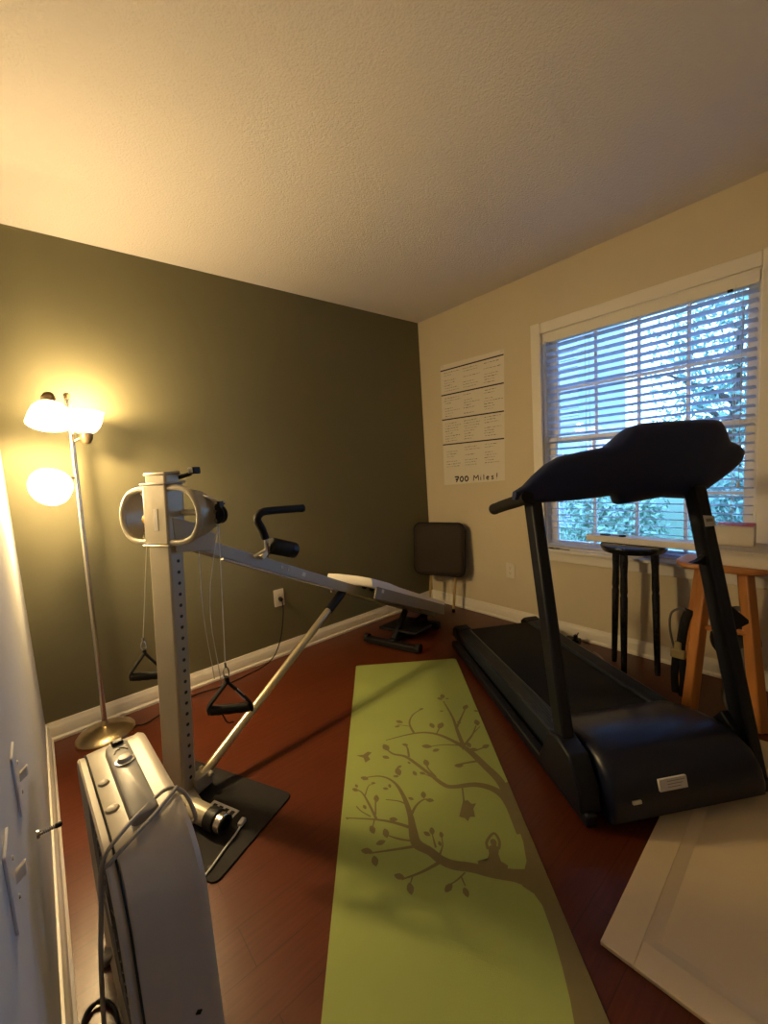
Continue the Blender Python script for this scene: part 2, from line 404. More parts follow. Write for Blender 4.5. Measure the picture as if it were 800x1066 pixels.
# ------------------------------------------------------------------ floor lamp
lb = V((-2.552, -.145, 0)); lt = V((-2.512, -.135, 1.672))
lamp = thing('floor_lamp', lb, 'tall nickel floor lamp with three lit glass shades in the left corner', 'floor lamp')
obj('lamp_base', G().lathe([(.128, 0), (.128, .010), (.120, .020), (.085, .034), (.045, .043), (.02, .050), (.014, .07), (.012, .075)], lb, n=40), 'brass', lamp)
g = G().tube([lb+V((0, 0, .05)), lb.lerp(lt, .5), lt], .0115, 16)
obj('lamp_pole', g, 'chrome', lamp)
obj('pole_cap', G().lathe([(.0125, -.02), (.0135, 0), (.009, .006)], lt, n=16), 'socket', lamp)
def head(origin, ax, start, watts):
    o = V(origin); ax = V(ax).normalized()
    # origin = socket end; shade opens along ax
    obj('lamp_arm', G().tube(cr([start, (V(start)+o)/2+V((0, 0, .006)), o+ax*.012], 5), .006, 8), 'chrome', lamp)
    so = obj('lamp_socket', G().lathe([(.008, -.028), (.018, -.022), (.026, -.005), (.030, .022), (.026, .030)], o, ax, 20), 'socket', lamp)
    pr = [(.026, .022), (.043, .032), (.060, .052), (.070, .076), (.076, .100), (.082, .122)]
    inner = [(r-.004, z) for r, z in reversed(pr)]
    obj('lamp_shade', G().lathe(pr+inner, o, ax, 32, cap=False), 'shade', lamp)
    obj('light_bulb', G().lathe([(.012, .025), (.014, .04), (.026, .062), (.029, .078), (.024, .096), (.010, .107)], o, ax, 16), 'bulb', lamp)
    ld = bpy.data.lights.new('bulb_light', 'POINT'); ld.energy = watts; ld.color = (1, .70, .325); ld.shadow_soft_size = .03
    lo = bpy.data.objects.new('bulb_light', ld); COL.objects.link(lo); lo.location = o+ax*.122; lo.parent = lamp; lo.location -= lamp.location
pz = lambda z: lb.lerp(lt, z/1.672)
head(V((-2.585, -.235, 1.634)), V((-.10, -.34, -.93)), pz(1.60), 19)
head(V((-2.462, -.150, 1.468)), V((.03, .02, 1)), pz(1.45), 10)
head(V((-2.575, -.19, 1.268)), V((-.42, -.84, -.16)), pz(1.285), 17)

# ------------------------------------------------------------------ home gym (tower, slider, rail, glide board, pulleys)
a25 = math.radians(25)
R1 = V((math.cos(a25), math.sin(a25), 0)); L1 = V((R1.y, -R1.x, 0))      # tower frame: along rail, towards the room
RD = V((.96, .276, 0)).normalized(); LD = V((RD.y, -RD.x, 0))            # rail frame
TB = V((-2.389, -.880, 0)); TT = V((-2.312, -.865, 1.262))
gym = thing('home_gym', TB, 'grey incline home gym with tower post, long sloping rail and white glide board', 'exercise machine')
def tw(z, a=0, b=0): return TB.lerp(TT, z/1.262)+R1*a+L1*b               # point beside the tower axis
def RP(s, b, z): p = V((-2.39, -.89, 0))+RD*s+LD*b; p.z = z; return p
PW, PD = .112, .062                                                       # width across, depth along the rail
def posts(z0, z1, w, d, g): 
    g.loft([[tw(z, a*d/2, b*w/2) for a, b in ((-1,-1),(1,-1),(1,1),(-1,1))] for z in (z0, z1)])
    return g
post_ = obj('tower_post', posts(.012, 1.268, PW, PD, G()), 'gym', gym, bevel=.008)
obj('post_cap', posts(1.262, 1.274, PW+.006, PD+.006, G()).add([], []), 'gym', gym, bevel=.004)
for i in range(21):
    c = tw(.10+i*.042, .004, PW/2+.0004); obj('pin_hole', G().lathe([(.0065, 0), (.0065, .0012)], c, L1, 12), 'ink', post_, smooth=0)
# slider sleeve round the post
sl = obj('slider_sleeve', posts(1.005, 1.232, PW+.018, PD+.016, G()), 'gym', gym, bevel=.008)
for z in (1.228, 1.000): obj('sleeve_lip', posts(z, z+.008, PW+.030, PD+.028, G()), 'gym', sl, bevel=.003)
nR = -R1
cpt = tw(1.10, -PD/2-.0092, .006); UPV = (TT-TB).normalized()
obj('sleeve_label', G().prism([(-.011, -.040), (.011, -.040), (.011, .040), (-.011, .040)], cpt, L1, UPV, nR, -.002, .0012), 'label', sl, smooth=0)
g = G().lathe([(.012, 0), (.020, .004), (.020, .018), (.014, .024)], tw(1.10, -PD/2+.02, -PW/2-.012), -L1, 16)
obj('lock_knob', g, 'yellow', gym)
g = G().tube([tw(1.248, .03, PW/2-.01), tw(1.262, .055, PW/2+.035)], .008, 10).box(tw(1.272, .06, PW/2+.045), (.034, .03, .026), Rz(a25))
obj('height_pin', g, 'black', gym, bevel=.004)
# D-shaped arms on each side: wide bent plate with a tube along its front edge
for sgn, nm in ((1, 'r'), (-1, 'l')):
    o = sgn*(PW/2+.005); out = .150
    path = cr([tw(1.215, 0, o)-tw(1.215)+V((0,0,1.215)), ] if False else [V((o*1.0, 1.212, 0)), V((o+sgn*.050, 1.212, 0)), V((o+sgn*.105, 1.195, 0)), V((o+sgn*.140, 1.150, 0)), V((o+sgn*.148, 1.110, 0)), V((o+sgn*.138, 1.068, 0)), V((o+sgn*.105, 1.030, 0)), V((o+sgn*.050, 1.016, 0)), V((o, 1.016, 0))], 5)
    P = [(q.x, q.y) for q in path]
    g = G()
    g.tube([tw(z, -.022, b) for b, z in P], .0115, 12)
    obj('arm_tube', g, 'gym', gym)
    g = G(); rings = []
    sub = P[8:-8]
    for i, (b, z) in enumerate(sub):
        t = i/(len(sub)-1); w = .025+.085*math.sin(PI*t)
        rings.append([tw(z, -.022, b), tw(z, -.022+w, b), tw(z, -.022+w, b-sgn*.004), tw(z, -.022, b-sgn*.004)])
    g.loft(rings)
    obj('arm_plate', g, 'gym', gym, smooth=50)
    # pulley wheel in its fork
    pc = tw(1.105, .06, o+sgn*.155)
    if sgn > 0:
        pu = obj('pulley', G().lathe([(.034, -.010), (.034, -.006), (.026, 0), (.034, .006), (.034, .010)], pc, R1, 24).box(pc+V((0, 0, .022)), (.020, .036, .052), Rz(a25)), 'black', gym, bevel=.001)
        for dz in (.040, .012, -.020): obj('pulley_bolt', G().lathe([(.008, -.024), (.008, .024)], pc+V((0, 0, dz))+L1*.004, R1, 8), 'steel', pu)
        obj('pulley_hanger', G().tube(cr([tw(1.185, .02, o+.085), tw(1.17, .03, o+.135), pc+V((0, 0, .045))], 5), .006, 8), 'steel', pu)
    else:
        pu = obj('pulley', G().lathe([(.030, -.010), (.030, -.006), (.022, 0), (.030, .006), (.030, .010)], tw(1.04, .05, o-.09), R1, 24), 'black', gym)
g = G().tube([tw(1.118, .03, PW/2+.002), tw(1.118, .03, PW/2+.13)], .011, 12)
obj('arm_crossbar', g, 'gym', gym)
# hand grips on cables
def grip(top, gz, c, ax, half, nm):
    # top: cable start, c: centre of handle, ax: handle direction
    c = V(c); ax = V(ax).normalized(); apex = c+V((0, 0, .098))
    cb = obj('pulley_cable', G().tube([V(top), V(top).lerp(apex+V((0, 0, .05)), .5)+V((0, 0, 0)), apex+V((0, 0, .05))], .0017, 6), 'cable', gym)
    hg = obj('hand_grip', G().lathe([(.012, -half), (.016, -half+.006), (.0155, -half+.02), (.017, -half+.03), (.0155, -half*.3), (.017, 0), (.0155, half*.3), (.017, half-.03), (.0155, half-.02), (.016, half-.006), (.012, half)], c, ax, 16), 'foam', gym)
    g = G()
    for s in (-1, 1):
        e = c+ax*(half+.004)*s
        g.tube(cr([apex+V((0, 0, .015)), apex, apex.lerp(e, .5)+ax*s*.006, e+V((0, 0, .012)), e-V((0, 0, .012))], 5), .0105, 8, flat=.5)
    st = obj('grip_strap', g, 'webbing', hg)
    k = G(); z0 = apex+V((0, 0, .030))
    k.tube([z0+V((.009*math.cos(t), 0, .020*math.sin(t))) for t in [2*PI*i/16 for i in range(16)]], .0024, 6, closed=True)
    k.lathe([(.004, .018), (.004, .034)], z0, n=8)
    obj('carabiner', k, 'steel', hg)
    return hg
hg = grip(tw(1.08, .06, PW/2+.155), 0, (-2.268, -1.213, .462), (.82, -.57, -.02), .066, 'r')
c0 = V((-2.268, -1.213, .462))
hax = V((.82, -.57, -.02)).normalized(); sd = (hax*-.07+V((0, 0, .098))).normalized(); sz = V((-.3, -.95, .1)); sz = (sz-sd*sz.dot(sd)).normalized(); sy = sz.cross(sd)
g = G().prism([(-.024, -.006), (.024, -.006), (.024, .006), (-.024, .006)], c0+hax*.041+V((0, 0, .049)), sd, sy, sz, .004, .0068)
obj('strap_label', g, 'label', hg, smooth=0)
obj('strap_tail', G().tube(cr([c0+V((-.03, -.012, 0)), c0+V((-.02, -.02, -.03)), c0+V((.0, -.02, -.038))], 5), .006, 6, flat=.4), 'webbing', hg)
grip(tw(1.02, .05, -PW/2-.12), 0, (-2.420, -.700, .455), (.82, -.57, -.02), .062, 'l')
obj('pulley_cable', G().tube(cr([tw(1.03, .10, PW/2), V((-2.255, -.98, .75)), V((-2.235, -.955, .46))], 6), .0017, 6), 'cable', gym)
obj('pulley_cable', G().tube(cr([tw(1.08, .065, PW/2+.150), V((-2.262, -1.10, .80)), V((-2.262, -1.13, .51))], 6), .0017, 6), 'cable', gym)
# rail
def rz(s): return .775-.485*(s-.6)
g = G(); s0, s1 = .13, 2.08
for b in (-.045, .045):
    g.beam(RP(s0, b, rz(s0)), RP(s1, b, rz(s1)), .030, .052)
g.beam(RP(s0, 0, rz(s0)-.018), RP(s1, 0, rz(s1)-.018), .062, .012)
ra = obj('rail', g, 'gym2', gym, bevel=.003)
g = G().beam(RP(.26, .045, rz(.26)-.034), RP(.92, .045, rz(.92)-.034), .022, .012)
obj('rail_lower_strip', g, 'steel', ra, bevel=.002)
g = G().prism([(-.01, -.055), (.13, -.075), (.16, -.02), (.10, .035), (-.01, .075)], RP(.075, .066, 1.03), RD, (0, 0, 1), LD, -.006, .0)
g.prism([(-.01, -.055), (.13, -.075), (.16, -.02), (.10, .035), (-.01, .075)], RP(.075, -.066, 1.03), RD, (0, 0, 1), LD, 0, .006)
g.box(RP(.085, 0, 1.03), (.03, .13, .10), Rz(math.atan2(RD.y, RD.x)))
obj('rail_bracket', g, 'gym', gym, bevel=.002)
for s, b in ((.56, .061), (.60, .061)): obj('rail_bolt', G().lathe([(.007, 0), (.007, .003)], RP(s, b, rz(s)+.004), LD, 10), 'steel', ra)
obj('rail_sticker', G().prism([(-.011, -.010), (.011, -.010), (.011, .010), (-.011, .010)], RP(.70, .0605, rz(.70)+.003), (RD*.9+V((0,0,-.44))).normalized(), (RD*.44+V((0,0,.9))).normalized(), LD, 0, .0012), 'label', ra, smooth=0)
# glide board
def bz(s): return .602-.46*(s-1.13)
sec = []
for s, k in ((1.115, .7), (1.122, .92), (1.135, 1), (1.30, 1.0), (1.42, 1), (1.7, 1), (2.0, 1), (2.035, .9), (2.045, .6)):
    up = .012 if s < 1.45 else 0
    th = .056*k; z = bz(s)+up*(1-abs(s-1.26)/.2 if s < 1.45 else 0)
    w = .170-(.02 if k < .8 else 0)
    ring = [RP(s, w*c, z-.5*th+.5*th*d+.004*(1-abs(c))) for c, d in ((-1, -1), (1, -1), (1.0, .3), (.95, .9), (.5, 1), (-.5, 1), (-.95, .9), (-1, .3))]
    sec.append(ring)
gb = obj('glide_board', G().loft(sec), 'boardwhite', gym, smooth=45)
g = G()
for b in (.166, -.166):
    g.beam(RP(1.15, b, bz(1.15)-.078), RP(2.03, b, bz(2.03)-.068), .012, .072)
obj('board_side_skirt', g, 'boardside', gb, bevel=.003)
obj('board_sticker', G().prism([(-.012, -.011), (.012, -.011), (.012, .011), (-.012, .011)], RP(1.22, .1725, bz(1.22)-.058), (RD*.9+V((0,0,-.42))).normalized(), (RD*.42+V((0,0,.9))).normalized(), LD, 0, .001), 'label', gb, smooth=0)
obj('board_end_cap', G().beam(RP(2.025, -.16, bz(2.025)-.055), RP(2.025, .16, bz(2.025)-.055), .03, .055, up=(RD.x, RD.y, 0)), 'boardside', gb, bevel=.004)
g = G()
for s in (1.16, 1.23, 1.30):
    for b in (.085, -.085): obj('board_roller', G().lathe([(.018, -.008), (.020, 0), (.018, .008)], RP(s, b, rz(s)+.040), LD, 16).beam(RP(s, b*1.1, rz(s)+.04), RP(s, b*1.1, bz(s)-.03), .012, .006), 'black', gb)
# strut from the tower foot up to the rail
p0 = RP(.075, .04, .070); p1 = RP(1.02, .03, rz(1.02)-.03)
st = obj('support_strut', G().tube([p0, p1], .019, 16), 'gold', gym)
q = p0.lerp(p1, .86)
obj('strut_sleeve', G().tube([q, p1], .024, 16), 'black', st)
obj('strut_hinge', G().beam(RP(.03, .04, .06), RP(.10, .04, .06), .05, .05).lathe([(.010, -.04), (.010, .04)], RP(.09, .04, .075), LD, 12), 'gym', gym, bevel=.003)
# press bar and roller pad
g = G().tube(cr([RP(.47, .075, .955), RP(.455, .075, 1.00), RP(.435, .075, 1.045), RP(.46, .075, 1.072), RP(.52, .075, 1.074), RP(.71, .075, 1.062)], 6), .0175, 14)
pb = obj('press_bar_foam', g, 'foam', gym)
obj('press_bar_end', G().lathe([(.019, 0), (.020, .012), (.010, .016)], RP(.705, .075, 1.062), RD, 14), 'black', pb)
obj('press_bar_stem', G().tube([RP(.475, .070, .87), RP(.470, .075, .965)], .011, 12), 'steel', gym)
ax = (RP(.665, .075, .850)-RP(.49, .075, .915)).normalized()
rp = obj('roller_pad', G().lathe([(.012, 0), (.034, .004), (.038, .015), (.038, .120), (.035, .135)], RP(.49, .075, .920), ax, 22), 'foam', gym)
obj('roller_end_cap', G().lathe([(.039, .118), (.039, .150), (.032, .158), (.012, .159), (.010, .152)], RP(.49, .075, .920), ax, 22), 'black', rp)
obj('roller_bracket', G().beam(RP(.44, .07, rz(.44)+.02), RP(.50, .07, .915), .022, .022).beam(RP(.40, .07, .885), RP(.47, .075, .905), .014, .010), 'gold', gym, bevel=.002)
# lower stand under the foot end
g = G().beam(RP(1.52, -.20, .022), RP(1.52, .22, .022), .05, .044, up=(0,0,1)).beam(RP(1.52, 0, .03), RP(2.02, 0, .05), .05, .04).beam(RP(1.56, 0, .035), RP(1.74, 0, rz(1.74)-.03), .035, .035)
g.beam(RP(1.95, -.16, .022), RP(1.95, .16, .022), .045, .044)
sg = obj('foot_stand', g, 'black', gym, bevel=.006)
for b in (-.20, .22): obj('stand_wheel', G().lathe([(.030, -.014), (.032, 0), (.030, .014)], RP(1.52, b, .032), LD, 16), 'rubber', sg)
obj('squat_plate', G().beam(RP(1.60, .0, .085), RP(1.86, .0, .055), .30, .018), 'black', sg, bevel=.005)
# base tube at the tower's foot
g = G().beam(tw(.02, .02, -.05), tw(.02, .02, .06), .16, .022, up=(0, 0, 1))
obj('tower_foot_plate', g, 'gym', gym, bevel=.003)
b0 = V((-2.385, -1.020, .046)); b1 = V((-2.318, -1.185, .046)); ax = (b1-b0).normalized()
bt = obj('base_tube', G().beam(tw(.03, 0, .03), b0+ax*.03, .05, .04).lathe([(.030, 0), (.034, .004), (.034, .105), (.032, .11)], b0, ax, 22), 'gym', gym, bevel=0)
obj('rubber_end_cap', G().lathe([(.037, .100), (.037, .142), (.034, .146)], b0, ax, 22).lathe([(.030, .146), (.030, .178), (.020, .178), (.020, .150)], b0, ax, 22, cap=False), 'black', bt)
obj('end_ring', G().lathe([(.028, .146), (.032, .150), (.032, .172), (.027, .176), (.024, .15)], b0, ax, 22, cap=False), 'chrome', bt)

# rubber mat under the tower
e1 = V((.183, -.403, 0)).normalized(); e2 = V((-.33, -.18, 0)); e2 = (e2-e1*e2.dot(e1)).normalized()
cR = V((-2.062, -1.178, 0)); mc = cR-e1*.27+e2*.19
rm = G().prism(rrect(.27, .19, .025), mc, e1, e2, (0, 0, 1), .0, .006)
tag(obj('rubber_mat', rm, 'rubber', bevel=.0015), 'black rubber floor mat under the foot of the grey tower', 'mat')
g = G(); lx = V((.053, -.123, 0)).normalized(); ly = V((lx.y, -lx.x, 0)); ly = -ly if ly.x < 0 else ly
lo_ = V((-2.288, -1.060, .0065))
g.prism([(-.066, -.018), (.066, -.018), (.066, .018), (-.066, .018)], lo_, lx, ly, (0, 0, 1), 0, .0012)
for i in range(4): g.prism([(-.052+.03*i, -.012), (-.034+.03*i, -.012), (-.034+.03*i, .008), (-.052+.03*i, .008)], lo_, lx, ly, (0, 0, 1), .0012, .0016, m=1)
tag(obj('printed_strip', g, ['label', 'ink'], smooth=0), 'white strip with black bars lying on the rubber mat', 'label')
cc = thing('charging_cable', (-2.263, -1.182, .008), 'white charging cable with plug lying on the rubber mat', 'cable')
obj('cable_wire', G().tube(cr([(-2.272, -1.190, .012), (-2.30, -1.21, .011), (-2.345, -1.238, .011), (-2.40, -1.275, .011), (-2.45, -1.30, .008), (-2.495, -1.318, .005)], 6), .0032, 8), 'label', cc)
obj('cable_plug', G().box((-2.262, -1.180, .0165), (.030, .018, .014), Rz(.6)), 'label', cc, bevel=.003)

# ------------------------------------------------------------------ treadmill
A = V((-1.34, -1.97, 0)); D = V((-.52910129, -.84855867, 0)); NN = V((-D.y, D.x, 0))
def TM(u, w, z): return A+D*u+NN*w+V((0, 0, z))
tm = thing('treadmill', TM(-.65, .3, 0), 'black folding treadmill with leaning posts and a dark console below the window', 'treadmill')
def tprof(prof, w0, w1, ends=0):
    return [[TM(u, w, z) for u, z in prof] for w in (w0, w1)]
# side foot rails
for nm, wa, wb in (('l', -.005, .085), ('r', .500, .590)):
    pr = [(-1.44, .045), (-.10, .060), (-.10, .150), (-.16, .158), (-1.40, .112), (-1.44, .098)]
    fr = obj('side_rail', G().loft(tprof(pr, wa, wb)), 'rail', tm, bevel=.008)
    g = G()
    for k in range(5): 
        w = wa+.020+.0125*k; g.beam(TM(-1.38, w, .1145), TM(-.2, w, .1585), .004, .003)
    obj('grip_ridges', g, 'rail', fr, smooth=0)
    obj('rear_end_cap', G().loft([[TM(u, w, z) for u, z in [(-1.47, .03), (-1.36, .03), (-1.36, .118), (-1.42, .122), (-1.465, .09)]] for w in (wa-.006, wb+.006)]), 'black', tm, bevel=.01)
g = G().loft(tprof([(-1.40, .070), (-.2, .095), (-.2, .140), (-1.38, .102), (-1.405, .090)], .080, .505))
obj('running_belt', g, 'belt', tm, bevel=.006)
obj('deck_frame', G().loft(tprof([(-1.38, .035), (-.12, .035), (-.12, .09), (-1.38, .068)], -.002, .586)), 'black', tm, bevel=.006)
for w in (.03, .56):
    obj('rear_foot', G().lathe([(.022, 0), (.022, .02), (.014, .04)], TM(-1.30, w, .0), n=16), 'rubber', tm)
# motor hood
prof = [(-.30, .128), (-.27, .160), (-.20, .188), (-.12, .212), (-.04, .226), (.03, .224), (.085, .200), (.118, .158), (.132, .100), (.132, .045), (.10, .028), (-.30, .040)]
sta = [(.020, .80), (.026, .90), (.040, .97), (.065, 1), (.3, 1.01), (.53, 1), (.560, .97), (.578, .88), (.588, .72)]
g = G().loft([[TM(-.09+(u+.09)*(.94+.06*k), w, .03+(z-.03)*k) for u, z in prof] for w, k in sta])
hood = obj('motor_hood', g, 'hood', tm, smooth=60)
zx = (V((0, 0, 1))-D*.24).normalized(); FN = (D+V((0, 0, .24))).normalized()
g = G().prism([(-.050, -.018), (.050, -.018), (.050, .018), (-.050, .018)], TM(.131, .232, .150), NN, zx, FN, -.008, .001)
for i in range(3): g.prism([(-.022, .009-.009*i), (.042-.008*i, .009-.009*i), (.042-.008*i, .011-.009*i), (-.022, .011-.009*i)], TM(.131, .232, .150), NN, zx, FN, .001, .0014, m=1)
obj('hood_label', g, ['label', 'pencil'], hood, smooth=0)
g = G().prism([(-.015, -.005), (.015, -.005), (.015, .005), (-.015, .005)], TM(.1365, .098, .112), NN, zx, FN, -.006, .001)
obj('hood_sticker', g, 'label', hood, smooth=0)
# base frame, posts
for nm, w in (('l', -.034), ('r', .632)):
    g = G().beam(TM(-1.34, w, .037), TM(.10, w, .037), .042, .046)
    if nm == 'l': g.loft([[TM(u, ww, z) for u, z in [(-.20, .05), (.085, .05), (.075, .13), (.02, .215), (-.06, .235), (-.12, .22)]] for ww in (-.065, .012)])
    obj('base_frame', g, 'tpost', tm, bevel=.008)
def post(b, t, name='upright_post'):
    return obj(name, G().beam(b, t, .046, .070, up=(D.x, D.y, 0)), 'tpost', tm, bevel=.010)
post(TM(-.035, -.025, .045), TM(-.285, -.010, 1.07))
pr = post(TM(.052, .640, .016), TM(-.215, .640, 1.075))
obj('rubber_foot', G().beam(TM(-.01, .640, .0235), TM(.085, .640, .0235), .055, .020), 'rubber', pr, bevel=.004)
g = G().loft([[TM(u, ww, z) for u, z in [(-.30, .06), (.02, .06), (.01, .20), (-.04, .245), (-.10, .16), (-.20, .12)]] for ww in (.588, .622)])
obj('post_bracket', g, 'tpost', tm, bevel=.006)
g = G().loft([[TM(-.09, .655+a, z) for a, z in [(0, .640), (.030, .622), (.108, .558), (.110, .542), (0, .505)]], [TM(-.125, .655+a, z) for a, z in [(0, .640), (.030, .622), (.108, .558), (.110, .542), (0, .505)]]])
obj('lock_wedge', g, 'black', tm, bevel=.004)
g = G().loft([[TM(-.15+dv, .618-a, z) for a, z in [(0, .815), (.028, .797), (.060, .790), (.030, .783), (0, .776)]] for dv in (-.012, .012)])
obj('post_hook', g, 'black', tm, bevel=.003)
t0 = TM(.052, .640, .016); t1 = TM(-.215, .640, 1.075); pa = (t1-t0).normalized(); c = t0+pa*((.94-.016)/pa.z)
fn = NN.cross(pa).normalized(); fn = fn if fn.dot(D) > 0 else -fn
g = G().prism([(-.0235, -.022), (.0235, -.022), (.0235, .016), (-.0235, .022)], c+fn*.0352, NN, pa, fn, 0, .001)
g.prism([(-.015, -.004), (.015, -.004), (.015, .008), (-.015, .008)], c+fn*.0352, NN, pa, fn, .001, .0013, m=1)
obj('post_sticker', g, ['label', 'pencil'], pr, smooth=0)
# console lofted across its width
cs = [(-.100, 1.112, 1.078, .016), (-.064, 1.132, 1.066, .024), (-.031, 1.168, 1.061, .030), (.015, 1.207, 1.058, .036), (.066, 1.232, 1.057, .042), (.15, 1.245, 1.057, .050),
      (.249, 1.256, 1.060, .055), (.281, 1.282, 1.062, .057), (.318, 1.315, 1.066, .060), (.336, 1.324, 1.045, .060), (.348, 1.328, 1.024, .060), (.382, 1.335, 1.026, .062), (.46, 1.337, 1.033, .062), (.53, 1.337, 1.039, .062), (.60, 1.337, 1.030, .060),
      (.665, 1.335, 1.022, .058), (.695, 1.330, 1.033, .055), (.722, 1.308, 1.050, .050), (.748, 1.274, 1.070, .046), (.762, 1.254, 1.080, .044), (.80, 1.240, 1.107, .038), (.828, 1.228, 1.128, .032), (.850, 1.212, 1.150, .026), (.862, 1.198, 1.170, .016)]
rings = []
for w, zt, zb, hu in cs:
    zc = (zt+zb)/2; hz = (zt-zb)/2; r = []
    for j in range(28):
        a = 2*PI*j/28; ca, sa = math.cos(a), math.sin(a)
        x = math.copysign(abs(ca)**.75, ca)*hu; z = zc+math.copysign(abs(sa)**.55, sa)*hz
        r.append(TM(-.265+.30*(z-1.06)+x, w, z))
    rings.append(r)
con = obj('console', G().loft(rings), 'navy', tm, smooth=50)
# display on the runner's side
def cface(w, z, off): return TM(-.265+.30*(z-1.06)-off, w, z)
g = G().loft([[cface(w, z, .062) for w, z in ((.16, 1.10), (.60, 1.10), (.58, 1.24), (.18, 1.24))], [cface(w, z, .066) for w, z in ((.16, 1.10), (.60, 1.10), (.58, 1.24), (.18, 1.24))]])
obj('console_display', g, 'black', con, bevel=.001)
for nm, w in (('l', -.062), ('r', .800)):
    zz = 1.082 if nm == 'l' else 1.14
    g = G().tube(cr([TM(-.22, w+(.0 if nm == 'l' else -.04), zz+.006), TM(-.32, w, zz-.018), TM(-.43, w, zz-.042), TM(-.53, w, zz-.066)], 5), .0245, 16)
    hr = obj('hand_rail', g, 'foam', tm)
    e = TM(-.53, w, zz-.066); axh = (TM(-.53, w, zz-.066)-TM(-.43, w, zz-.042)).normalized()
    obj('rail_end_cap', G().lathe([(.0255, -.004), (.0255, .008), (.012, .014)], e, axh, 16), 'black', hr)

# ------------------------------------------------------------------ yoga mat with printed tree
mTL = V((-1.267, -.520, 0)); mE = V((-.632, -.775, 0)).normalized(); mW = V((-mE.y, mE.x, 0))
if mW.x < 0: mW = -mW
WID, LEN = .632, 1.84
def MP(a, b, z=.0064): p = mTL+mW*a+mE*b; p.z = z; return p
STROKES=[
  [(.599, 1.418, .0332), (.537, 1.399, .0202), (.472, 1.384, .017), (.419, 1.365, .0159), (.362, 1.351, .0156), (.325, 1.329, .0145), (.298, 1.3, .0145), (.258, 1.269, .0177), (.25, 1.218, .0145), (.246, 1.154, .0099), (.227, 1.065, .0074), (.195, .995, .0049), (.141, .958, .0035), (.064, .961, .0021)] ,
  [(.25, 1.21, .0064), (.186, 1.181, .0053), (.119, 1.162, .0039), (.016, 1.146, .0021)] ,
  [(.126, 1.162, .0049), (.097, 1.089, .0042), (.07, 1.035, .0028), (.039, 1.013, .0021)] ,
  [(.123, 1.143, .0032), (.123, 1.083, .0028), (.126, 1.052, .0021)] ,
  [(.082, 1.055, .0028), (.095, 1.005, .0021), (.113, .997, .0014)] ,
  [(.105, 1.149, .0028), (.07, 1.121, .0021), (.052, 1.098, .0025)] ,
  [(.119, 1.162, .0028), (.112, 1.198, .0018)] ,
  [(.263, 1.277, .0057), (.188, 1.284, .0042), (.101, 1.29, .0028)] ,
  [(.259, 1.262, .0035), (.202, 1.247, .0035), (.158, 1.227, .0018)] ,
  [(.329, 1.336, .006), (.266, 1.365, .0042), (.201, 1.384, .0025)] ,
  [(.236, 1.374, .0025), (.226, 1.399, .0018)] ,
  [(.394, 1.378, .0028), (.365, 1.399, .0025), (.334, 1.414, .0018)] ,
  [(.379, 1.386, .0028), (.386, 1.418, .0018)] ,
  [(.326, 1.316, .0039), (.341, 1.283, .0021), (.343, 1.252, .0018)] ,
  [(.318, 1.289, .0035), (.313, 1.238, .0018)] ,
  [(.249, 1.155, .0057), (.273, 1.114, .0042), (.304, 1.091, .0028), (.331, 1.098, .0021)] ,
  [(.241, 1.112, .0035), (.211, 1.091, .0028), (.161, 1.078, .0021)] ,
  [(.608, 1.264, .0187), (.604, 1.137, .0177), (.574, 1.074, .0141), (.509, 1.04, .0117), (.42, 1.042, .0092), (.385, 1.026, .0092), (.341, .969, .0074), (.293, .905, .0071), (.249, .855, .0064), (.201, .835, .0049), (.172, .802, .0035)] ,
  [(.265, .861, .0049), (.264, .812, .0042), (.255, .773, .0025)] ,
  [(.362, .986, .0046), (.338, .936, .0035), (.334, .903, .0028)] ,
  [(.374, 1.003, .0028), (.312, .96, .0021)] ,
  [(.608, 1.264, .0148), (.608, 1.057, .017), (.565, .939, .0152), (.522, .846, .0131), (.469, .78, .0085), (.408, .727, .0071), (.34, .705, .0057), (.259, .715, .0042), (.17, .74, .0028)] ,
  [(.508, .84, .0099), (.502, .721, .0078), (.498, .603, .0053), (.477, .465, .0032)] ,
  [(.5, .693, .0064), (.542, .608, .0042), (.577, .538, .0028)] ,
  [(.51, .815, .0057), (.562, .748, .0042), (.595, .684, .0028)] ,
  [(.568, .738, .0028), (.612, .692, .0021)] ,
  [(.301, .706, .0057), (.286, .629, .0046), (.308, .563, .0035), (.355, .519, .0032)] ,
  [(.282, .651, .0025), (.228, .631, .0021)] ,
  [(.399, .729, .0035), (.432, .664, .0028)] ,
  [(.497, .813, .0039), (.423, .8, .0032), (.345, .806, .0025)] ,
  [(.547, .915, .006), (.49, .922, .0046), (.457, .932, .0071)] ,
  [(.538, .856, .0039), (.592, .837, .0035), (.616, .822, .0021)] ,
  [(.454, 1.05, .0028), (.446, 1.119, .0035)] ,
]
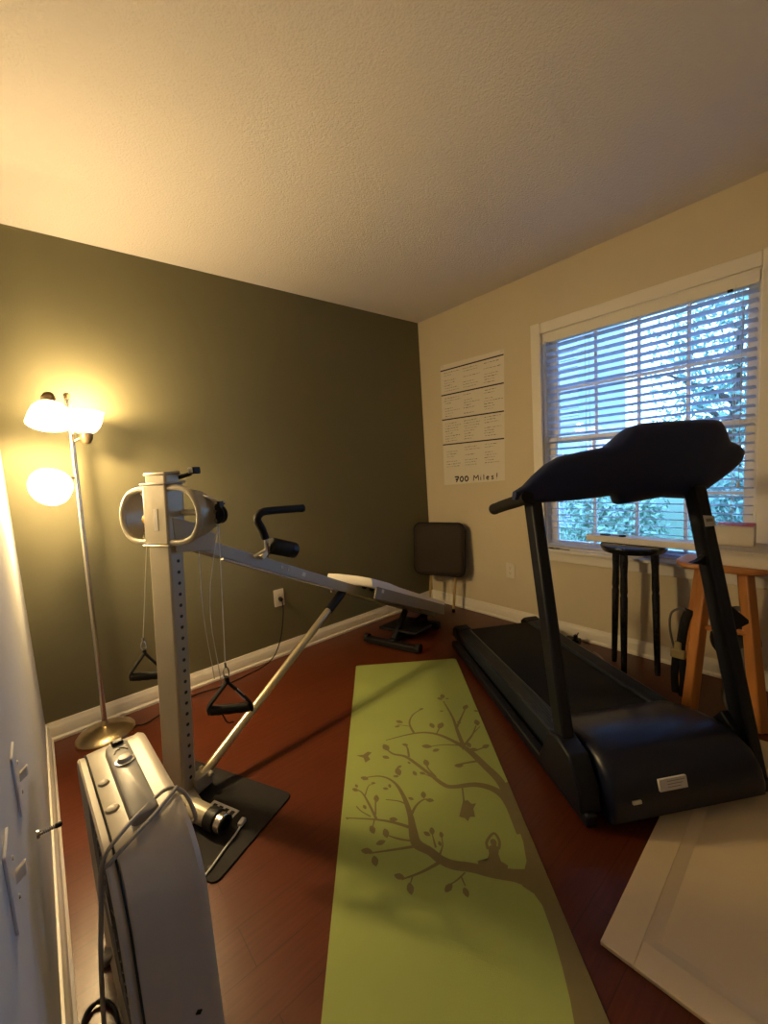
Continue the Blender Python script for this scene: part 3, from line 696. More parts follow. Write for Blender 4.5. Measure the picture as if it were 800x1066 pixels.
LEAVES=[
(.169, .789, .0088, .0187),(.167, .851, .0121, .0069),(.215, .941, .0045, .0182),(.205, .965, .0098, .001),(.079, .963, .0129, .0063),(.044, 1.019, .0093, .0066),(.023, 1.15, .0042, .0004),(.112, 1.203, .005, .014),(.126, 1.07, .0014, .0144),(.158, 1.221, .0034, .0153),(.14, 1.255, .0132, -.0043),(.094, 1.281, .0153, .003),(.121, 1.318, .0034, .0153),(.195, 1.374, .013, .0049),(.225, 1.413, .002, .0151),(.337, 1.419, .0102, -.0096),(.384, 1.436, .0023, .0123),(.314, 1.227, .0001, .0128),(.296, 1.236, .0085, .0073),(.343, 1.244, .0004, .01),(.303, 1.07, -.0, .0142),(.324, 1.097, .0125, .0027),(.255, 1.083, .008, .0051),(.334, .903, .0025, .0173),(.255, .781, .0108, .0054),(.312, .96, .0094, .0052),(.349, .802, .018, .0047),(.385, .831, .0132, -.0043),(.391, .659, .0047, .0168),(.431, .664, .0104, -.0188),(.239, .611, .0134, .0085),(.227, .646, .0109, -.0024),(.355, .519, .0098, -.0054),(.263, .895, .0044, .0054),(.462, .438, .0096, .0102),(.479, .418, -.0019, .0183),(.578, .531, .0108, -.0153),(.604, .662, -.0012, .0191),(.548, .845, .0136, .0057),(.601, .831, .0143, -.0078),(.531, .812, .0026, .0159),(.521, .651, .0063, .0077),(.221, .914, .0084, -.0055),(.281, .957, .0039, .0111),(.048, 1.0, .0035, .0075),(.114, .992, .0077, .0015),(.083, 1.105, .0041, .0082),(.162, 1.025, .0089, .003),(.178, 1.013, .002, .0087),(.464, .933, .0155, .0016),(.186, 1.168, .0125, .0027),(.333, 1.276, .0013, .008),(.454, .549, .0084, .0009),(.501, .443, .0084, .0009),(.622, .57, .0086, .0059),]
TRUNK_L = [(.594, 1.055), (.602, 1.129), (.604, 1.22), (.601, 1.292), (.588, 1.358), (.573, 1.383), (.549, 1.431), (.574, 1.455), (.585, 1.487), (.584, 1.558), (.576, 1.632), (.567, 1.691), (.557, 1.733)]
TRUNK_R = [(.617, 1.038), (.622, 1.165), (.626, 1.266), (.626, 1.335), (.626, 1.385), (.626, 1.42), (.627, 1.459), (.63, 1.49), (.63, 1.525), (.63, 1.566), (.629, 1.62), (.626, 1.681), (.619, 1.737)]
HANG = [(.443, 1.113), (.461, 1.11), (.471, 1.128), (.488, 1.127), (.472, 1.151), (.471, 1.184), (.453, 1.183), (.442, 1.2), (.434, 1.186), (.416, 1.178), (.427, 1.152)]
BIRD = [(.039, .826), (.069, .825), (.089, .807), (.106, .815), (.09, .836), (.1, .857), (.08, .874), (.071, .844)]
FIGB = [(.44, 1.345), (.469, 1.347), (.482, 1.323), (.483, 1.303), (.494, 1.296), (.511, 1.298), (.519, 1.307), (.51, 1.328), (.511, 1.353), (.528, 1.367), (.519, 1.386), (.439, 1.376)]
FIGH = (.506, 1.287)
ARM = [(.482, 1.309), (.484, 1.285), (.5, 1.265), (.517, 1.254), (.525, 1.269), (.525, 1.289), (.516, 1.312)]

g = G()
outl = [(a+WID/2, b+LEN/2) for a, b in rrect(WID/2, LEN/2, .008, 3)]
g.prism(outl, mTL, mW, mE, (0, 0, 1), 0, .006)
lay = [0]
def zz(): lay[0] += 1; return .0062+lay[0]*2e-6
def ribbon(st, z):
    P = [V((a, b, 0)) for a, b, r in st]; Rr = [r for a, b, r in st]
    k = 5; pts = cr(P, k); n = len(st)
    rad = []
    for i in range(n-1):
        for j in range(k): rad.append(Rr[i]+(Rr[i+1]-Rr[i])*j/k)
    rad.append(Rr[-1])
    l, r = [], []
    for i, p in enumerate(pts):
        t = (pts[min(i+1, len(pts)-1)]-pts[max(i-1, 0)]).normalized(); nn = V((-t.y, t.x, 0))*rad[i]
        q1 = p+nn; q2 = p-nn
        l.append(MP(min(q1.x, WID-.0005), q1.y, z)); r.append(MP(min(q2.x, WID-.0005), q2.y, z))
    m = len(pts)
    g.add(l+r, [(i, i+1, m+i+1, m+i) for i in range(m-1)], 1)
for s in STROKES: ribbon(s, zz())
tl = TRUNK_L+[(.550, 1.78), (.540, 1.837)]
tr = [(WID-.0005, b) for a, b in TRUNK_R]+[(WID-.0005, 1.80), (WID-.0005, 1.837)]
z = zz(); n = len(tl)
g.add([MP(a, b, z) for a, b in tl]+[MP(a, b, z) for a, b in tr], [(i, i+1, n+i+1, n+i) for i in range(n-1)], 1)
for a, b, da, db in LEAVES:
    z = zz(); ring = []
    for t, k in ((-1, 0), (-.6, .34), (0, .5), (.55, .34), (1, 0), (.55, -.34), (0, -.5), (-.6, -.34)):
        ring.append(MP(min(a+da*t*1.25-db*k*1.45, WID-.0005), b+db*t*1.25+da*k*1.45, z))
    g.poly(ring, 1)
def fan(P):
    z = zz(); ca = sum(p[0] for p in P)/len(P); cb = sum(p[1] for p in P)/len(P); n = len(P)
    g.add([MP(ca, cb, z)]+[MP(a, b, z) for a, b in P], [(0, 1+i, 1+(i+1) % n) for i in range(n)], 1)
fan(HANG); fan(BIRD); fan(FIGB)
hx, hy = FIGH; rr = .0105
fan([(hx+rr*math.cos(2*PI*i/14), hy+rr*1.3*math.sin(2*PI*i/14)) for i in range(14)])
ribbon([(a, b, .0045) for a, b in ARM], zz())
ym = obj('yoga_mat', g, ['mat', 'prt'], smooth=0)
tag(ym, 'long green yoga mat with a brown tree printed on it', 'yoga mat')

# ------------------------------------------------------------------ box fan in the left foreground
FX0, FX1 = -2.677, -2.528; FYC, FZC, FH = -1.495, .279, .279
fan_ = thing('box_fan', ((FX0+FX1)/2, FYC, 0), 'off-white metal box fan seen edge-on beside the left wall', 'fan')
def frect(h, r, x, k=10): return [V((x, FYC+a, FZC+b)) for a, b in rrect(h, h, r, k)]
h = FH; r = .13
rings = [frect(h-.026, r-.02, FX0+.012), frect(h-.006, r-.004, FX0), frect(h-.002, r, FX0+.004), frect(h-.004, r, FX0+.016), frect(h, r, FX0+.022), frect(h+.001, r, (FX0+FX1)/2), frect(h, r, FX1-.020), frect(h+.002, r, FX1-.010), frect(h-.002, r, FX1), frect(h-.006, r-.004, FX1), frect(h-.026, r-.02, FX1-.012)]
obj('fan_housing', G().loft(rings, cap=False, closed=False), 'fan', fan_, smooth=40)
obj('housing_seam', G().tube(frect(h-.001, r, FX0+.0175), .0022, 6, closed=True), 'black', fan_)
inner = [frect(h-.026, r-.02, FX0+.012), frect(h-.030, r-.02, (FX0+FX1)/2), frect(h-.026, r-.02, FX1-.012)]
obj('inner_shroud', G().loft(inner, cap=False), 'fangrey', fan_, smooth=40)
for nm, x in (('rear', FX0+.010), ('front', FX1-.010)):
    g = G()
    for k in range(1, 13):
        rad = .02*k+.004
        g.tube([V((x, FYC+rad*math.cos(t), FZC+rad*math.sin(t))) for t in [2*PI*i/36 for i in range(36)]], .0016, 5, closed=True)
    for k in range(8):
        a = k*PI/4+.2; g.tube([V((x, FYC+.02*math.cos(a), FZC+.02*math.sin(a))), V((x, FYC+.25*math.cos(a), FZC+.25*math.sin(a)))], .002, 5)
    gr = obj('fan_grille', g, 'grille', fan_)
    obj('grille_hub', G().lathe([(.035, -.004), (.035, .004)], (x, FYC, FZC), (1, 0, 0), 24), 'grille', gr)
g = G()
for k in range(5):
    a0 = 2*PI*k/5; rows = []
    for i in range(6):
        rr = .04+.036*i
        sec = []
        for t in (-1, 1):
            a = a0+t*.40+.12*i/5; sec.append(V(((FX0+FX1)/2+t*.025, FYC+rr*math.cos(a), FZC+rr*math.sin(a))))
        rows.append([sec[0], sec[1], sec[1]+V((.002, 0, 0)), sec[0]+V((.002, 0, 0))])
    g.loft(rows)
bl_ = obj('fan_blades', g, 'fangrey', fan_, smooth=40)
obj('motor_housing', G().lathe([(.02, -.045), (.05, -.03), (.055, .02), (.03, .04)], ((FX0+FX1)/2, FYC, FZC), (1, 0, 0), 24), 'fangrey', fan_)
for y in (FYC-.16, FYC+.16): obj('fan_foot', G().box(((FX0+FX1)/2, y, .010), (.18, .035, .022)), 'fangrey', fan_, bevel=.006)
# handle plate with dial on top
xm = -2.597; zt = FZC+FH+.001
hp = [(a, b) for a, b in rrect(.026, .158, .014, 4)]
han = obj('handle_plate', G().loft([[V((xm+a*k, -1.505+b*(1-(1-k)*.16), zt+z)) for a, b in hp] for k, z in ((1.06, -.004), (1, .006), (.94, .016), (.8, .019))]), 'fangrey', fan_, smooth=40)
obj('dial_ring', G().lathe([(.016, .018), (.021, .0195), (.021, .022), (.016, .023)], (xm+.002, -1.452, zt), n=26, cap=False), 'steel', han)
obj('control_dial', G().lathe([(.0165, .016), (.016, .024), (.012, .031), (.006, .032)], (xm+.002, -1.452, zt), n=26), 'fan', han)
obj('handle_clip', G().box((xm+.002, -1.358, zt+.014), (.026, .022, .026)), 'black', han, bevel=.004)
g = G()
for s in (-1, 1): g.tube(cr([(xm+.002+s*.014, -1.405, zt+.0195), (xm+.002+s*.008, -1.392, zt+.0195), (xm+.002, -1.388+s*.004, zt+.0195)], 4), .0018, 6)
obj('dial_mark', g, 'black', han)
for y, k in ((-1.47, .012), (-1.575, .014)): obj('housing_dimple', G().lathe([(k, 0), (k*.8, .004), (k*.3, .006)], (xm-.046, y, zt-.001), n=16), 'fan', fan_)
obj('housing_rivet', G().box((-2.572, FYC-FH-.001, .20), (.010, .004, .007), Matrix.Rotation(.7, 3, 'Y')), 'black', fan_)
cord = cr([(-2.705, -1.66, .006), (-2.715, -1.64, .10), (-2.705, -1.66, .30), (-2.690, -1.685, .46), (-2.678, -1.690, .545), (-2.640, -1.676, .572), (-2.585, -1.640, .574), (-2.545, -1.622, .572), (-2.518, -1.640, .555), (-2.512, -1.680, .520), (-2.516, -1.665, .500)], 8)
pc_ = obj('power_cord', G().tube(cord, .0042, 8), 'fancord', fan_)
g = G().tube(cr([(-2.676, -1.700, .538), (-2.640, -1.700, .560), (-2.590, -1.676, .568), (-2.545, -1.645, .572), (-2.530, -1.628, .570)], 8), .0042, 8)
obj('cord_loop', g, 'fancord', pc_)
g = G().tube(cr([(-2.72+.035*math.cos(t), -1.50+.07*math.sin(t), .006+.004*(i % 3)) for i, t in enumerate([k*.6 for k in range(24)])], 3), .004, 7)
obj('cord_coil', g, 'black', pc_)

fan_.rotation_euler.z = math.radians(2)
# ------------------------------------------------------------------ painted panel door lying on the floor, bottom right
dp = thing('panel_door', (-1.0, -2.6, 0), 'cream panelled door lying flat on the floor, bottom right, partly under the treadmill', 'door panel')
PX0, PX1, PY0, PY1, PT = -1.735, -.36, -3.20, -2.172, .012
rot = math.radians(2.3)
ex = V((math.cos(rot), math.sin(rot), 0)); ey = V((-math.sin(rot), math.cos(rot), 0)); po = V((-1.732, -2.187, 0))
def DP(a, b, z): return po+ex*a-ey*b+V((0, 0, z))
WA, WB_ = 1.21, .76
def dbox(g, a0, a1, b0, b1, z0, z1, m=0):
    g.loft([[DP(a, b, z) for a, b in ((a0, b0), (a1, b0), (a1, b1), (a0, b1))] for z in (z0, z1)], True, m)
fw = .075
g = G(); dbox(g, 0, WA, 0, fw, 0, PT); dbox(g, 0, WA, WB_-fw, WB_, 0, PT); dbox(g, 0, fw, fw, WB_-fw, 0, PT); dbox(g, WA-fw, WA, fw, WB_-fw, 0, PT)
obj('door_frame', g, 'door', dp, bevel=.002)
g = G(); dbox(g, fw-.005, WA-fw+.005, fw-.005, WB_-fw+.005, 0, .0035)
ip = obj('inset_panel', g, 'door', dp, smooth=0)
g = G()
i0, i1, j0, j1 = fw, WA-fw, fw, WB_-fw; c = .030
o4 = [(i0, j0), (i1, j0), (i1, j1), (i0, j1)]; n4 = [(i0+c, j0+c), (i1-c, j0+c), (i1-c, j1-c), (i0+c, j1-c)]
g.add([DP(a, b, .0118) for a, b in o4]+[DP(a, b, .0036) for a, b in n4]+[DP(a, b, .002) for a, b in o4], [(i, (i+1) % 4, 4+(i+1) % 4, 4+i) for i in range(4)])
obj('panel_moulding', g, 'door', ip, smooth=0)
obj('panel_groove', G().beam(DP(.42, .30, .0037), DP(.42, .60, .0037), .003, .0012), 'pencil', ip, smooth=0)

# ------------------------------------------------------------------ folding stool leaning in the corner
fs = thing('folding_stool', (-.12, -.25, 0), 'folded stool with dark brown padded seat and gold legs leaning in the far corner', 'folding stool')
pL = V((-.165, -.020, 0)); pR = V((-.022, -.440, 0)); sx = (pR-pL).normalized(); out = V((-sx.y, sx.x, 0)); out = out if out.x < 0 else -out
ctr = (pL+pR)/2; ctr.z = .525
upv = (V((0, 0, 1))*.985-out*.10).normalized(); nv = sx.cross(upv).normalized(); nv = nv if nv.dot(out) > 0 else -nv
ctr += out*.065
hw, hh = .225, .215
g = G(); R_ = rrect(hw, hh, .06, 7)
g.loft([[ctr+sx*a*k+upv*b*k+nv*d for a, b in R_] for k, d in ((.97, -.020), (1, -.014), (1, .008), (.96, .018), (.85, .022))])
se = obj('padded_seat', g, 'vinyl', fs, smooth=40)
obj('seat_piping', G().tube([ctr+sx*a+upv*b+nv*.006 for a, b in rrect(hw+.001, hh+.001, .06, 7)], .009, 8, closed=True), 'vinylrim', se)
for a, k in ((-.10, 0), (.12, 1)):
    top = ctr+sx*(a+.02)+upv*(-.05)-nv*.032; foot = V((top.x, top.y, 0))+sx*(-.03)+out*.05; foot.z = .008
    lg = obj('leg', G().tube([top, foot], .0105, 12), 'goldleg', fs)
    obj('foot_cap', G().lathe([(.0125, -.008), (.0135, 0), (.0125, .02)], foot, (top-foot), 12), 'black', lg)
tb = ctr-nv*.032-upv*.10
obj('crossbar', G().tube([tb+sx*-.10, tb+sx*.13], .008, 10), 'goldleg', fs)

# ------------------------------------------------------------------ black stool by the window
bs = thing('bar_stool', (-.205, -1.742, 0), 'black round wooden stool below the window, left of the pine stool', 'stool')
sc = V((-.205, -1.742, 0))
obj('seat', G().lathe([(.13, .688), (.150, .690), (.158, .702), (.163, .716), (.160, .724), (.150, .727), (.02, .727)], sc, n=40), 'stoolblk', bs)
for k, (tx, ty, fx, fy) in enumerate([(.028, .098, .032, .115), (-.096, .014, -.106, .012), (.060, -.085, .011, -.116)]):
    tp = sc+V((tx, ty, .690)); ft = sc+V((fx, fy, 0)); ax = tp-ft; l_ = ax.length
    obj('leg', G().lathe([(.013, 0), (.015, .03), (.018, .30), (.0195, .44), (.0165, .455), (.0195, .475), (.0175, l_-.12), (.021, l_-.05), (.019, l_)], ft, ax, 14), 'stoolblk', bs)
# white board across it
wb_ = thing('white_board', (-.205, -1.75, .7285), 'long narrow white board lying across the black stool seat', 'board')
obj('board_body', G().box((-.205, -1.775, .7460), (.095, .54, .034), Rz(-.03)), 'whitebox', wb_, bevel=.002)
sg1 = G().tube(cr([(-.215+.014*math.cos(t), -1.600+.026*math.sin(t), .7670) for t in [2*PI*i/10 for i in range(10)]], 3, True), .0035, 6, closed=True)
sg1.box((-.215, -1.600, .7665), (.024, .046, .005))
tag(obj('black_pouch', sg1, 'black'), 'small black oval object at the left end of the white board', 'small object')
sg2 = G().lathe([(.018, 0), (.020, .004), (.014, .008), (.004, .009)], (-.215, -1.690, .7632), n=18).tube(cr([(-.215, -1.685, .7665), (-.22, -1.66, .766), (-.212, -1.63, .7662)], 5), .0025, 6)
tag(obj('earbud_cap', sg2, 'black'), 'small black cap with a tail, right one on the white board', 'small object')

# ------------------------------------------------------------------ pine stool with boxes, straps and bag
ps = thing('bar_stool', (-.335, -2.165, 0), 'honey-coloured pine stool with boxes on its seat, right edge', 'stool')
pc3 = V((-.335, -2.165, 0))
obj('seat', G().loft([[pc3+V((a*k, b*k, z)) for a, b in rrect(.135, .176, .10, 8)] for k, z in ((.86, .684), (.97, .686), (1, .691), (1, .703), (.97, .709), (.9, .711))]), 'wood', ps, smooth=40)
fe = []
for k, a in enumerate((72, 147, 237, 327)):
    a = math.radians(a); dv = V((math.cos(a), math.sin(a), 0))
    ft = pc3+dv*.175; tp = pc3+dv*.095+V((0, 0, .688)); fe.append((ft, tp))
    obj('leg', G().beam(ft, tp, .048, .048, up=dv, w2=.042, h2=.042), 'wood', ps, bevel=.006)
for i in range(4):
    z = (.26, .40, .26, .40)[i]
    (f1, t1_), (f2, t2_) = fe[i], fe[(i+1) % 4]
    obj('rung', G().tube([f1.lerp(t1_, z/.66), f2.lerp(t2_, z/.66)], .0125, 10), 'wood', ps)
obj('rung', G().tube([fe[2][0].lerp(fe[2][1], .26/.66), fe[3][0].lerp(fe[3][1], .26/.66)], .0125, 10), 'wood', ps)
fb = thing('flat_box', (-.30, -2.20, .7115), 'flat white cardboard box lying on the pine stool seat', 'box')
obj('box_body', G().box((-.315, -2.220, .7115+.034), (.23, .27, .068), Rz(-.05)), 'box', fb, bevel=.002)
obj('box_mark', G().box((-.4325, -2.150, .745), (.0012, .012, .022), Rz(-.05)), 'pencil', fb, smooth=0)
rb = thing('small_box', (-.27, -2.19, .780), 'small white box with a red top on the flat box', 'box')
obj('box_body', G().box((-.265, -2.185, .780+.044), (.11, .138, .088), Rz(.08)), 'box', rb, bevel=.002)
g = G().prism([(-.050, -.064), (.052, -.064), (.052, .040), (.0, .066), (-.030, .030)], (-.263, -2.187, .8685), (1, .08, 0), (-.08, 1, 0), (0, 0, 1), 0, .003)
obj('red_flap', g, 'red', rb, smooth=0)
# hanging strap bundle on the stool's left side
s0_ = fe[0][0].lerp(fe[0][1], .40/.66)*.3+fe[1][0].lerp(fe[1][1], .40/.66)*.7
hs = thing('strap_bundle', (-.46, -2.00, 0), 'black and grey exercise straps hanging on the left side of the pine stool', 'straps')
bx, by = -.445, -2.005
obj('grey_loop', G().tube(cr([(bx+.02, by-.050, .468), (bx, by-.02, .485), (bx-.005, by+.014, .462), (bx, by+.024, .41), (bx, by+.018, .345), (bx, by+.004, .285)], 6), .010, 8, flat=.5), 'grey_cloth', hs)
obj('black_strap', G().tube(cr([(bx+.01, by-.052, .485), (bx, by-.040, .44), (bx-.002, by-.030, .38), (bx, by-.022, .31), (bx, by-.018, .27)], 6), .019, 10, flat=.45), 'webbing', hs)
obj('tan_buckle', G().box((bx-.004, by-.012, .265), (.022, .060, .044)).box((bx-.004, by-.012, .300), (.018, .030, .05)), 'tan', hs, bevel=.006)
obj('strap_end', G().tube(cr([(bx, by-.002, .25), (bx+.004, by+.004, .15), (bx, by-.002, .065)], 6), .016, 8, flat=.4).tube(cr([(bx, by-.026, .25), (bx+.003, by-.034, .15), (bx, by-.030, .055)], 6), .017, 8, flat=.4), 'webbing', hs)
# bag wedged between the stool's right legs
rnd = random.Random(7)
def blob(c, rx, ry, rzz, n1=12, n2=18, am=.10):
    g = G(); rings = []
    ph = [rnd.uniform(0, 6) for _ in range(4)]
    for i in range(n1+1):
        t = -PI/2+PI*i/n1
        rings.append([V(c)+V((rx*math.cos(t)**.7*math.cos(a)*(1+am*math.sin(3*a+ph[0]+2*t)), ry*math.cos(t)**.7*math.sin(a)*(1+am*math.sin(4*a+ph[1]-t)), rzz*math.sin(t)*(1+am*.6*math.sin(2*a+ph[2])))) if abs(math.cos(t)) > 1e-6 else V(c)+V((0, 0, rzz*math.sin(t))) for a in [2*PI*j/n2 for j in range(n2)]])
    return g.loft(rings)
bg = thing('gym_bag', (-.30, -2.21, .1), 'dark fabric bag tucked between the legs of the pine stool', 'bag')
obj('bag_body', blob((-.30, -2.20, .33), .07, .085, .085), 'dark_cloth', bg, smooth=60)
obj('bag_strap', G().tube(cr([(-.325, -2.150, .40), (-.335, -2.19, .485), (-.335, -2.235, .49), (-.325, -2.262, .40)], 6), .012, 8, flat=.5), 'grey_cloth', bg)
obj('bag_pocket', blob((-.33, -2.235, .27), .035, .05, .10), 'grey_cloth', bg, smooth=60)
tag(obj('cloth_pouch', blob((-.36, -2.225, .085), .055, .060, .082, am=.06), 'grey_cloth', smooth=60), 'dark grey cloth pouch on the floor under the pine stool', 'pouch')

# ------------------------------------------------------------------ wall chart
ch = thing('wall_chart', (0, -.52, 1.05), 'white paper workout chart with black lines taped to the cream wall', 'poster')
X0 = -.0012
cA = [(-.232, 2.032), (-.838, 2.016), (-.806, 1.078), (-.209, 1.048)]
def CP(s, t, o=0):                       # s: 0 left..1 right, t: 0 top..1 bottom
    a = [cA[0][i]*(1-s)+cA[1][i]*s for i in (0, 1)]; b = [cA[3][i]*(1-s)+cA[2][i]*s for i in (0, 1)]
    y, z = [a[i]*(1-t)+b[i]*t for i in (0, 1)]
    return V((X0-o-.004*math.sin(PI*s)*(t**2), y, z))
g = G(); N1, N2 = 12, 14
vs = [CP(i/N1, j/N2) for j in range(N2+1) for i in range(N1+1)]
g.add(vs, [(j*(N1+1)+i, j*(N1+1)+i+1, (j+1)*(N1+1)+i+1, (j+1)*(N1+1)+i) for j in range(N2) for i in range(N1)])
def stroke(pts, w, m, o=.0006):
    for (s0, t0), (s1, t1) in zip(pts, pts[1:]):
        p = CP(s0, t0, o); q = CP(s1, t1, o); d = (q-p).normalized(); nn = V((1, 0, 0)).cross(d).normalized()*w/2
        g.add([p+nn, q+nn, q-nn, p-nn], [(0, 1, 2, 3)], m)
for t0, t1 in ((.045, .040), (.245, .250), (.447, .462), (.655, .672)):
    stroke([(0, t0), (.5, (t0+t1)/2), (.995, t1)], .010, 1)
rnd = random.Random(11)
for row in range(4):
    ta = (.055, .262, .470, .685)[row]
    for colm in range(3):
        sa = .05+.325*colm
        for ln in range(8):
            t = ta+.014+.021*ln
            if rnd.random() < .15: continue
            s = sa+rnd.uniform(0, .02); e = sa+rnd.uniform(.12, .29)
            while s < e:
                k = rnd.uniform(.012, .05); stroke([(s, t), (min(s+k, e), t+rnd.uniform(-.002, .002))], rnd.choice((.003, .004, .0055)), 2); s += k+.012
FONT = {'7': [[(0, 0), (1, 0), (.4, 1)], [(.2, .5), (.85, .45)]], '0': [[(.5, 0), (.08, .3), (.1, .75), (.5, 1), (.9, .7), (.88, .25), (.5, 0)]],
 'M': [[(0, 1), (.1, 0), (.5, .6), (.9, 0), (1, 1)]], 'i': [[(.5, .4), (.5, 1)], [(.5, .12), (.5, .2)]], 'l': [[(.5, 0), (.5, 1)]],
 'e': [[(.1, .68), (.85, .62), (.7, .42), (.3, .42), (.1, .7), (.35, 1), (.85, .92)]], 's': [[(.85, .45), (.3, .42), (.25, .62), (.75, .74), (.7, .98), (.15, .96)]], '!': [[(.6, -.05), (.5, .72)], [(.48, .92), (.48, 1)]]}
s = .20
for chx, wd in (('7', .055), ('0', .05), ('0', .05), (' ', .035), ('M', .065), ('i', .022), ('l', .022), ('e', .042), ('s', .04), ('!', .03)):
    if chx != ' ':
        for pl in FONT[chx]: stroke([(s+x*wd*1.3, .938+.044*y) for x, y in pl], .012 if chx in '70' else .008, 1, .0008)
    s += wd*1.3+.019
obj('chart_sheet', g, ['paper', 'ink', 'pencil'], ch, smooth=0)
g = G()
for s_, t_ in ((.03, .012), (.97, .012)): g.box(CP(s_, t_, .0008), (.001, .03, .018))
obj('tape', g, 'label', ch, smooth=0)

# ------------------------------------------------------------------ outlets and cord
def outlet(loc, rotz, label):
    o = thing('wall_outlet', loc, label, 'outlet'); R = Rz(rotz)
    def q(g): g.v = [R @ v+V(loc) for v in g.v]; return g
    obj('cover_plate', q(G().prism(rrect(.036, .058, .004, 3), (0, 0, 0), (1, 0, 0), (0, 0, 1), (0, -1, 0), 0, .006)), 'outlet', o, bevel=.001)
    for z in (.020, -.020):
        f = obj('socket', q(G().prism(rrect(.017, .0145, .008, 4), (0, 0, z), (1, 0, 0), (0, 0, 1), (0, -1, 0), .006, .008)), 'outlet', o)
        obj('socket_slots', q(G().box((-.006, -.0082, z+.003), (.002, .001, .008)).box((.006, -.0082, z+.003), (.002, .001, .007)).lathe([(.0025, 0), (.0025, .001)], (0, -.008, z-.007), (0, -1, 0), 8)), 'ink', f, smooth=0)
    return o
outlet((-1.500, 0, .404), 0, 'ivory wall outlet with a black plug on the olive green wall')
outlet((0, -.828, .395), -PI/2, 'ivory wall outlet on the cream wall under the wall chart')
pl = thing('extension_cord', (-1.50, -.03, .385), 'thin black cord plugged into the green wall outlet, trailing along the floor', 'cord')
obj('plug', G().lathe([(.012, 0), (.014, .010), (.013, .026), (.006, .034)], (-1.498, -.0085, .400), (0, -1, -.15), 14), 'black', pl)
obj('cord_wire', G().tube(cr([(-1.498, -.040, .396), (-1.500, -.050, .33), (-1.515, -.045, .22), (-1.540, -.040, .12), (-1.60, -.055, .04), (-1.70, -.075, .006), (-1.95, -.12, .005), (-2.10, -.10, .005), (-2.25, -.14, .005), (-2.38, -.20, .005), (-2.43, -.185, .006)], 8), .0036, 8), 'black', pl)

# ------------------------------------------------------------------ small things
def switch(y, z, label):
    o = thing('wall_switch', (-L, y, z), label, 'light switch', None)
    obj('switch_plate', G().prism(rrect(.036, .058, .004, 3), (-L, y, z), (0, 1, 0), (0, 0, 1), (1, 0, 0), 0, .004), 'white_wall', o, bevel=.001)
    obj('toggle', G().loft([[V((-L+x, y+a, z+b+k)) for a, b in ((-.006, -.009), (.006, -.009), (.006, .009), (-.006, .009))] for x, k in ((.006, 0), (.019, .010))]), 'outlet', o, bevel=.002)
    for k in (-.03, .03): obj('plate_screw', G().lathe([(.0035, 0), (.003, .0015)], (-L+.006, y, z+k), (1, 0, 0), 10), 'steel', o)
switch(-1.566, .700, 'white toggle switch on the left wall, the farther one, beside the box fan top')
switch(-1.830, .697, 'white toggle switch on the left wall, the nearer one, closest to the viewer')
DY, DZ = -1.345, .430
ds = thing('door_stop', (-L, DY, DZ), 'thin metal door stop with dark tip sticking out of the left wall', 'door stop')
hx = [V((-L+.004+.032*i/60, DY+.004*math.cos(i*.9), DZ+.004*math.sin(i*.9))) for i in range(61)]
obj('stop_spring', G().tube(hx, .0014, 6).tube([(-L, DY, DZ), (-L+.036, DY, DZ)], .003, 8), 'steel', ds)
obj('stop_base', G().lathe([(.010, 0), (.009, .005)], (-L, DY, DZ), (1, 0, 0), 14), 'steel', ds)
obj('stop_tip', G().lathe([(.005, 0), (.006, .003), (.006, .011), (.004, .014)], (-L+.034, DY, DZ), (1, 0, 0), 14), 'black', ds)
# on the sill
gl = thing('sunglasses', (-.032, -1.21, .605), 'small black sunglasses lying on the left end of the window sill', 'glasses')
g = G()
for y in (-1.168, -1.215): g.tube([V((-.026+.010*math.cos(t), y+.018*math.sin(t), .6095)) for t in [2*PI*i/14 for i in range(14)]], .0026, 6, closed=True)
g.tube([(-.030, -1.186, .610), (-.032, -1.191, .611), (-.030, -1.197, .610)], .0022, 6)
fr = obj('glasses_frame', g, 'black', gl)
g = G().tube(cr([(-.024, -1.233, .609), (-.028, -1.265, .608), (-.030, -1.300, .608)], 4), .0025, 6).tube(cr([(-.024, -1.150, .609), (-.030, -1.16, .608), (-.036, -1.20, .608)], 4), .0025, 6)
obj('temple_arm', g, 'black', fr)
g = G().box((-.100, -1.345, .020), (.050, .085, .036), Rz(.12)).box((-.105, -1.365, .052), (.026, .018, .030)).tube(cr([(-.11, -1.375, .06), (-.112, -1.38, .075), (-.105, -1.385, .088)], 4), .004, 6)
tag(obj('spring_clamp', g, 'black', bevel=.004), 'black plastic clamp on the floor against the baseboard below the window sill', 'clamp')
g = G().tube(cr([(-.165, -1.505, .010), (-.20, -1.545, .012), (-.245, -1.60, .010)], 5), [.008+.004*math.sin(PI*i/10) for i in range(11)], 10)
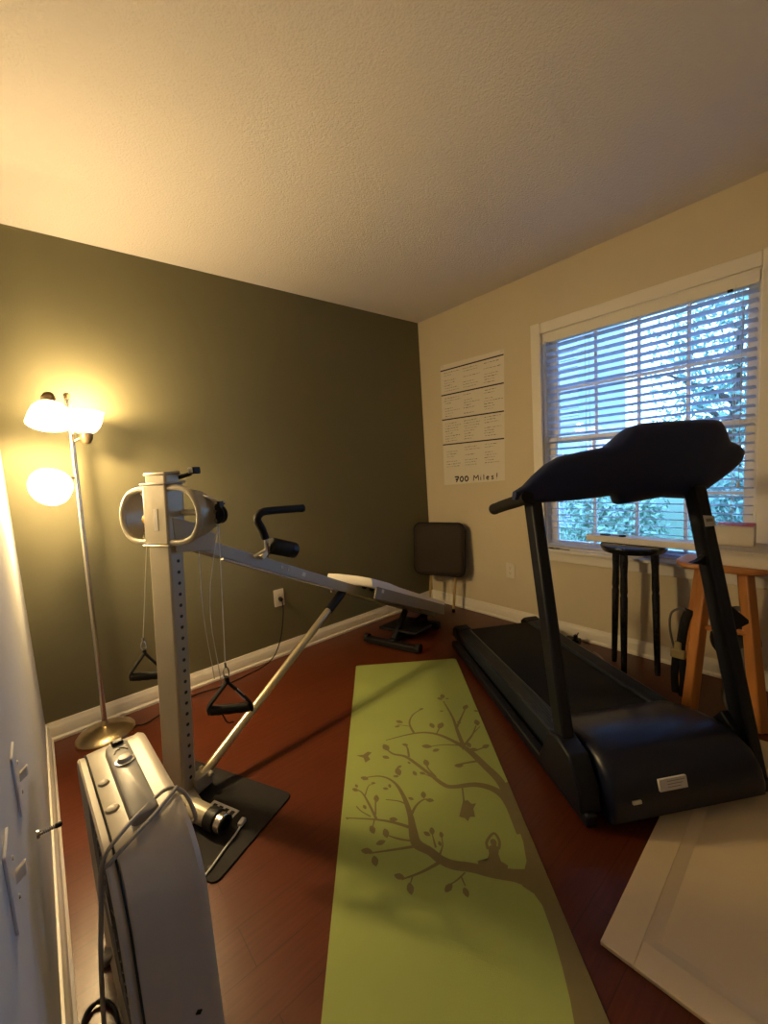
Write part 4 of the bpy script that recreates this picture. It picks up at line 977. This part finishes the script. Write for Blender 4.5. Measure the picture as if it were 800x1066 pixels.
tag(obj('pen_tube', g, 'clear'), 'small pinkish plastic tube on the floor left of the black stool', 'tube')

# ------------------------------------------------------------------ light
w = bpy.data.worlds.new('dusk_sky'); scn.world = w; w.use_nodes = True
nt = w.node_tree; nt.nodes.clear()
bg_ = nt.nodes.new('ShaderNodeBackground'); ow = nt.nodes.new('ShaderNodeOutputWorld'); tc = nt.nodes.new('ShaderNodeTexCoord')
sx_ = nt.nodes.new('ShaderNodeSeparateXYZ'); rp_ = nt.nodes.new('ShaderNodeValToRGB')
nt.links.new(tc.outputs['Generated'], sx_.inputs[0]); nt.links.new(sx_.outputs['Z'], rp_.inputs[0])
rp_.color_ramp.elements[0].color = (.31, .56, 1, 1); rp_.color_ramp.elements[1].color = (.22, .45, 1, 1)
nt.links.new(rp_.outputs[0], bg_.inputs[0]); bg_.inputs[1].default_value = 4.2
nt.links.new(bg_.outputs[0], ow.inputs[0])
pd = bpy.data.lights.new('window_portal', 'AREA'); pd.shape = 'RECTANGLE'; pd.size = ww; pd.size_y = WZ1-WZ0; pd.cycles.is_portal = True
po_ = bpy.data.objects.new('window_portal', pd); COL.objects.link(po_); po_.location = (T+.02, yc, (WZ0+WZ1)/2); po_.rotation_euler = (0, PI/2, 0)
po_.rotation_euler = V((-1, 0, 0)).to_track_quat('-Z', 'Z').to_euler()

pd2 = pd.copy(); pd2.size = .42
po2 = bpy.data.objects.new('window_portal', pd2); COL.objects.link(po2); po2.location = (T+.02, (V0+V1)/2, (WZ0+WZ1)/2); po2.rotation_euler = po_.rotation_euler
vs_ = scn.view_settings
vs_.view_transform = 'Standard'; vs_.look = 'None'; vs_.gamma = 1; vs_.use_curve_mapping = False; vs_.exposure = 1.33
scn.cycles.max_bounces = 10; scn.cycles.diffuse_bounces = 6; scn.cycles.glossy_bounces = 4; scn.cycles.transparent_max_bounces = 12
scn.cycles.use_denoising = True; scn.cycles.caustics_reflective = False; scn.cycles.caustics_refractive = False
scn.cycles.sample_clamp_indirect = 6
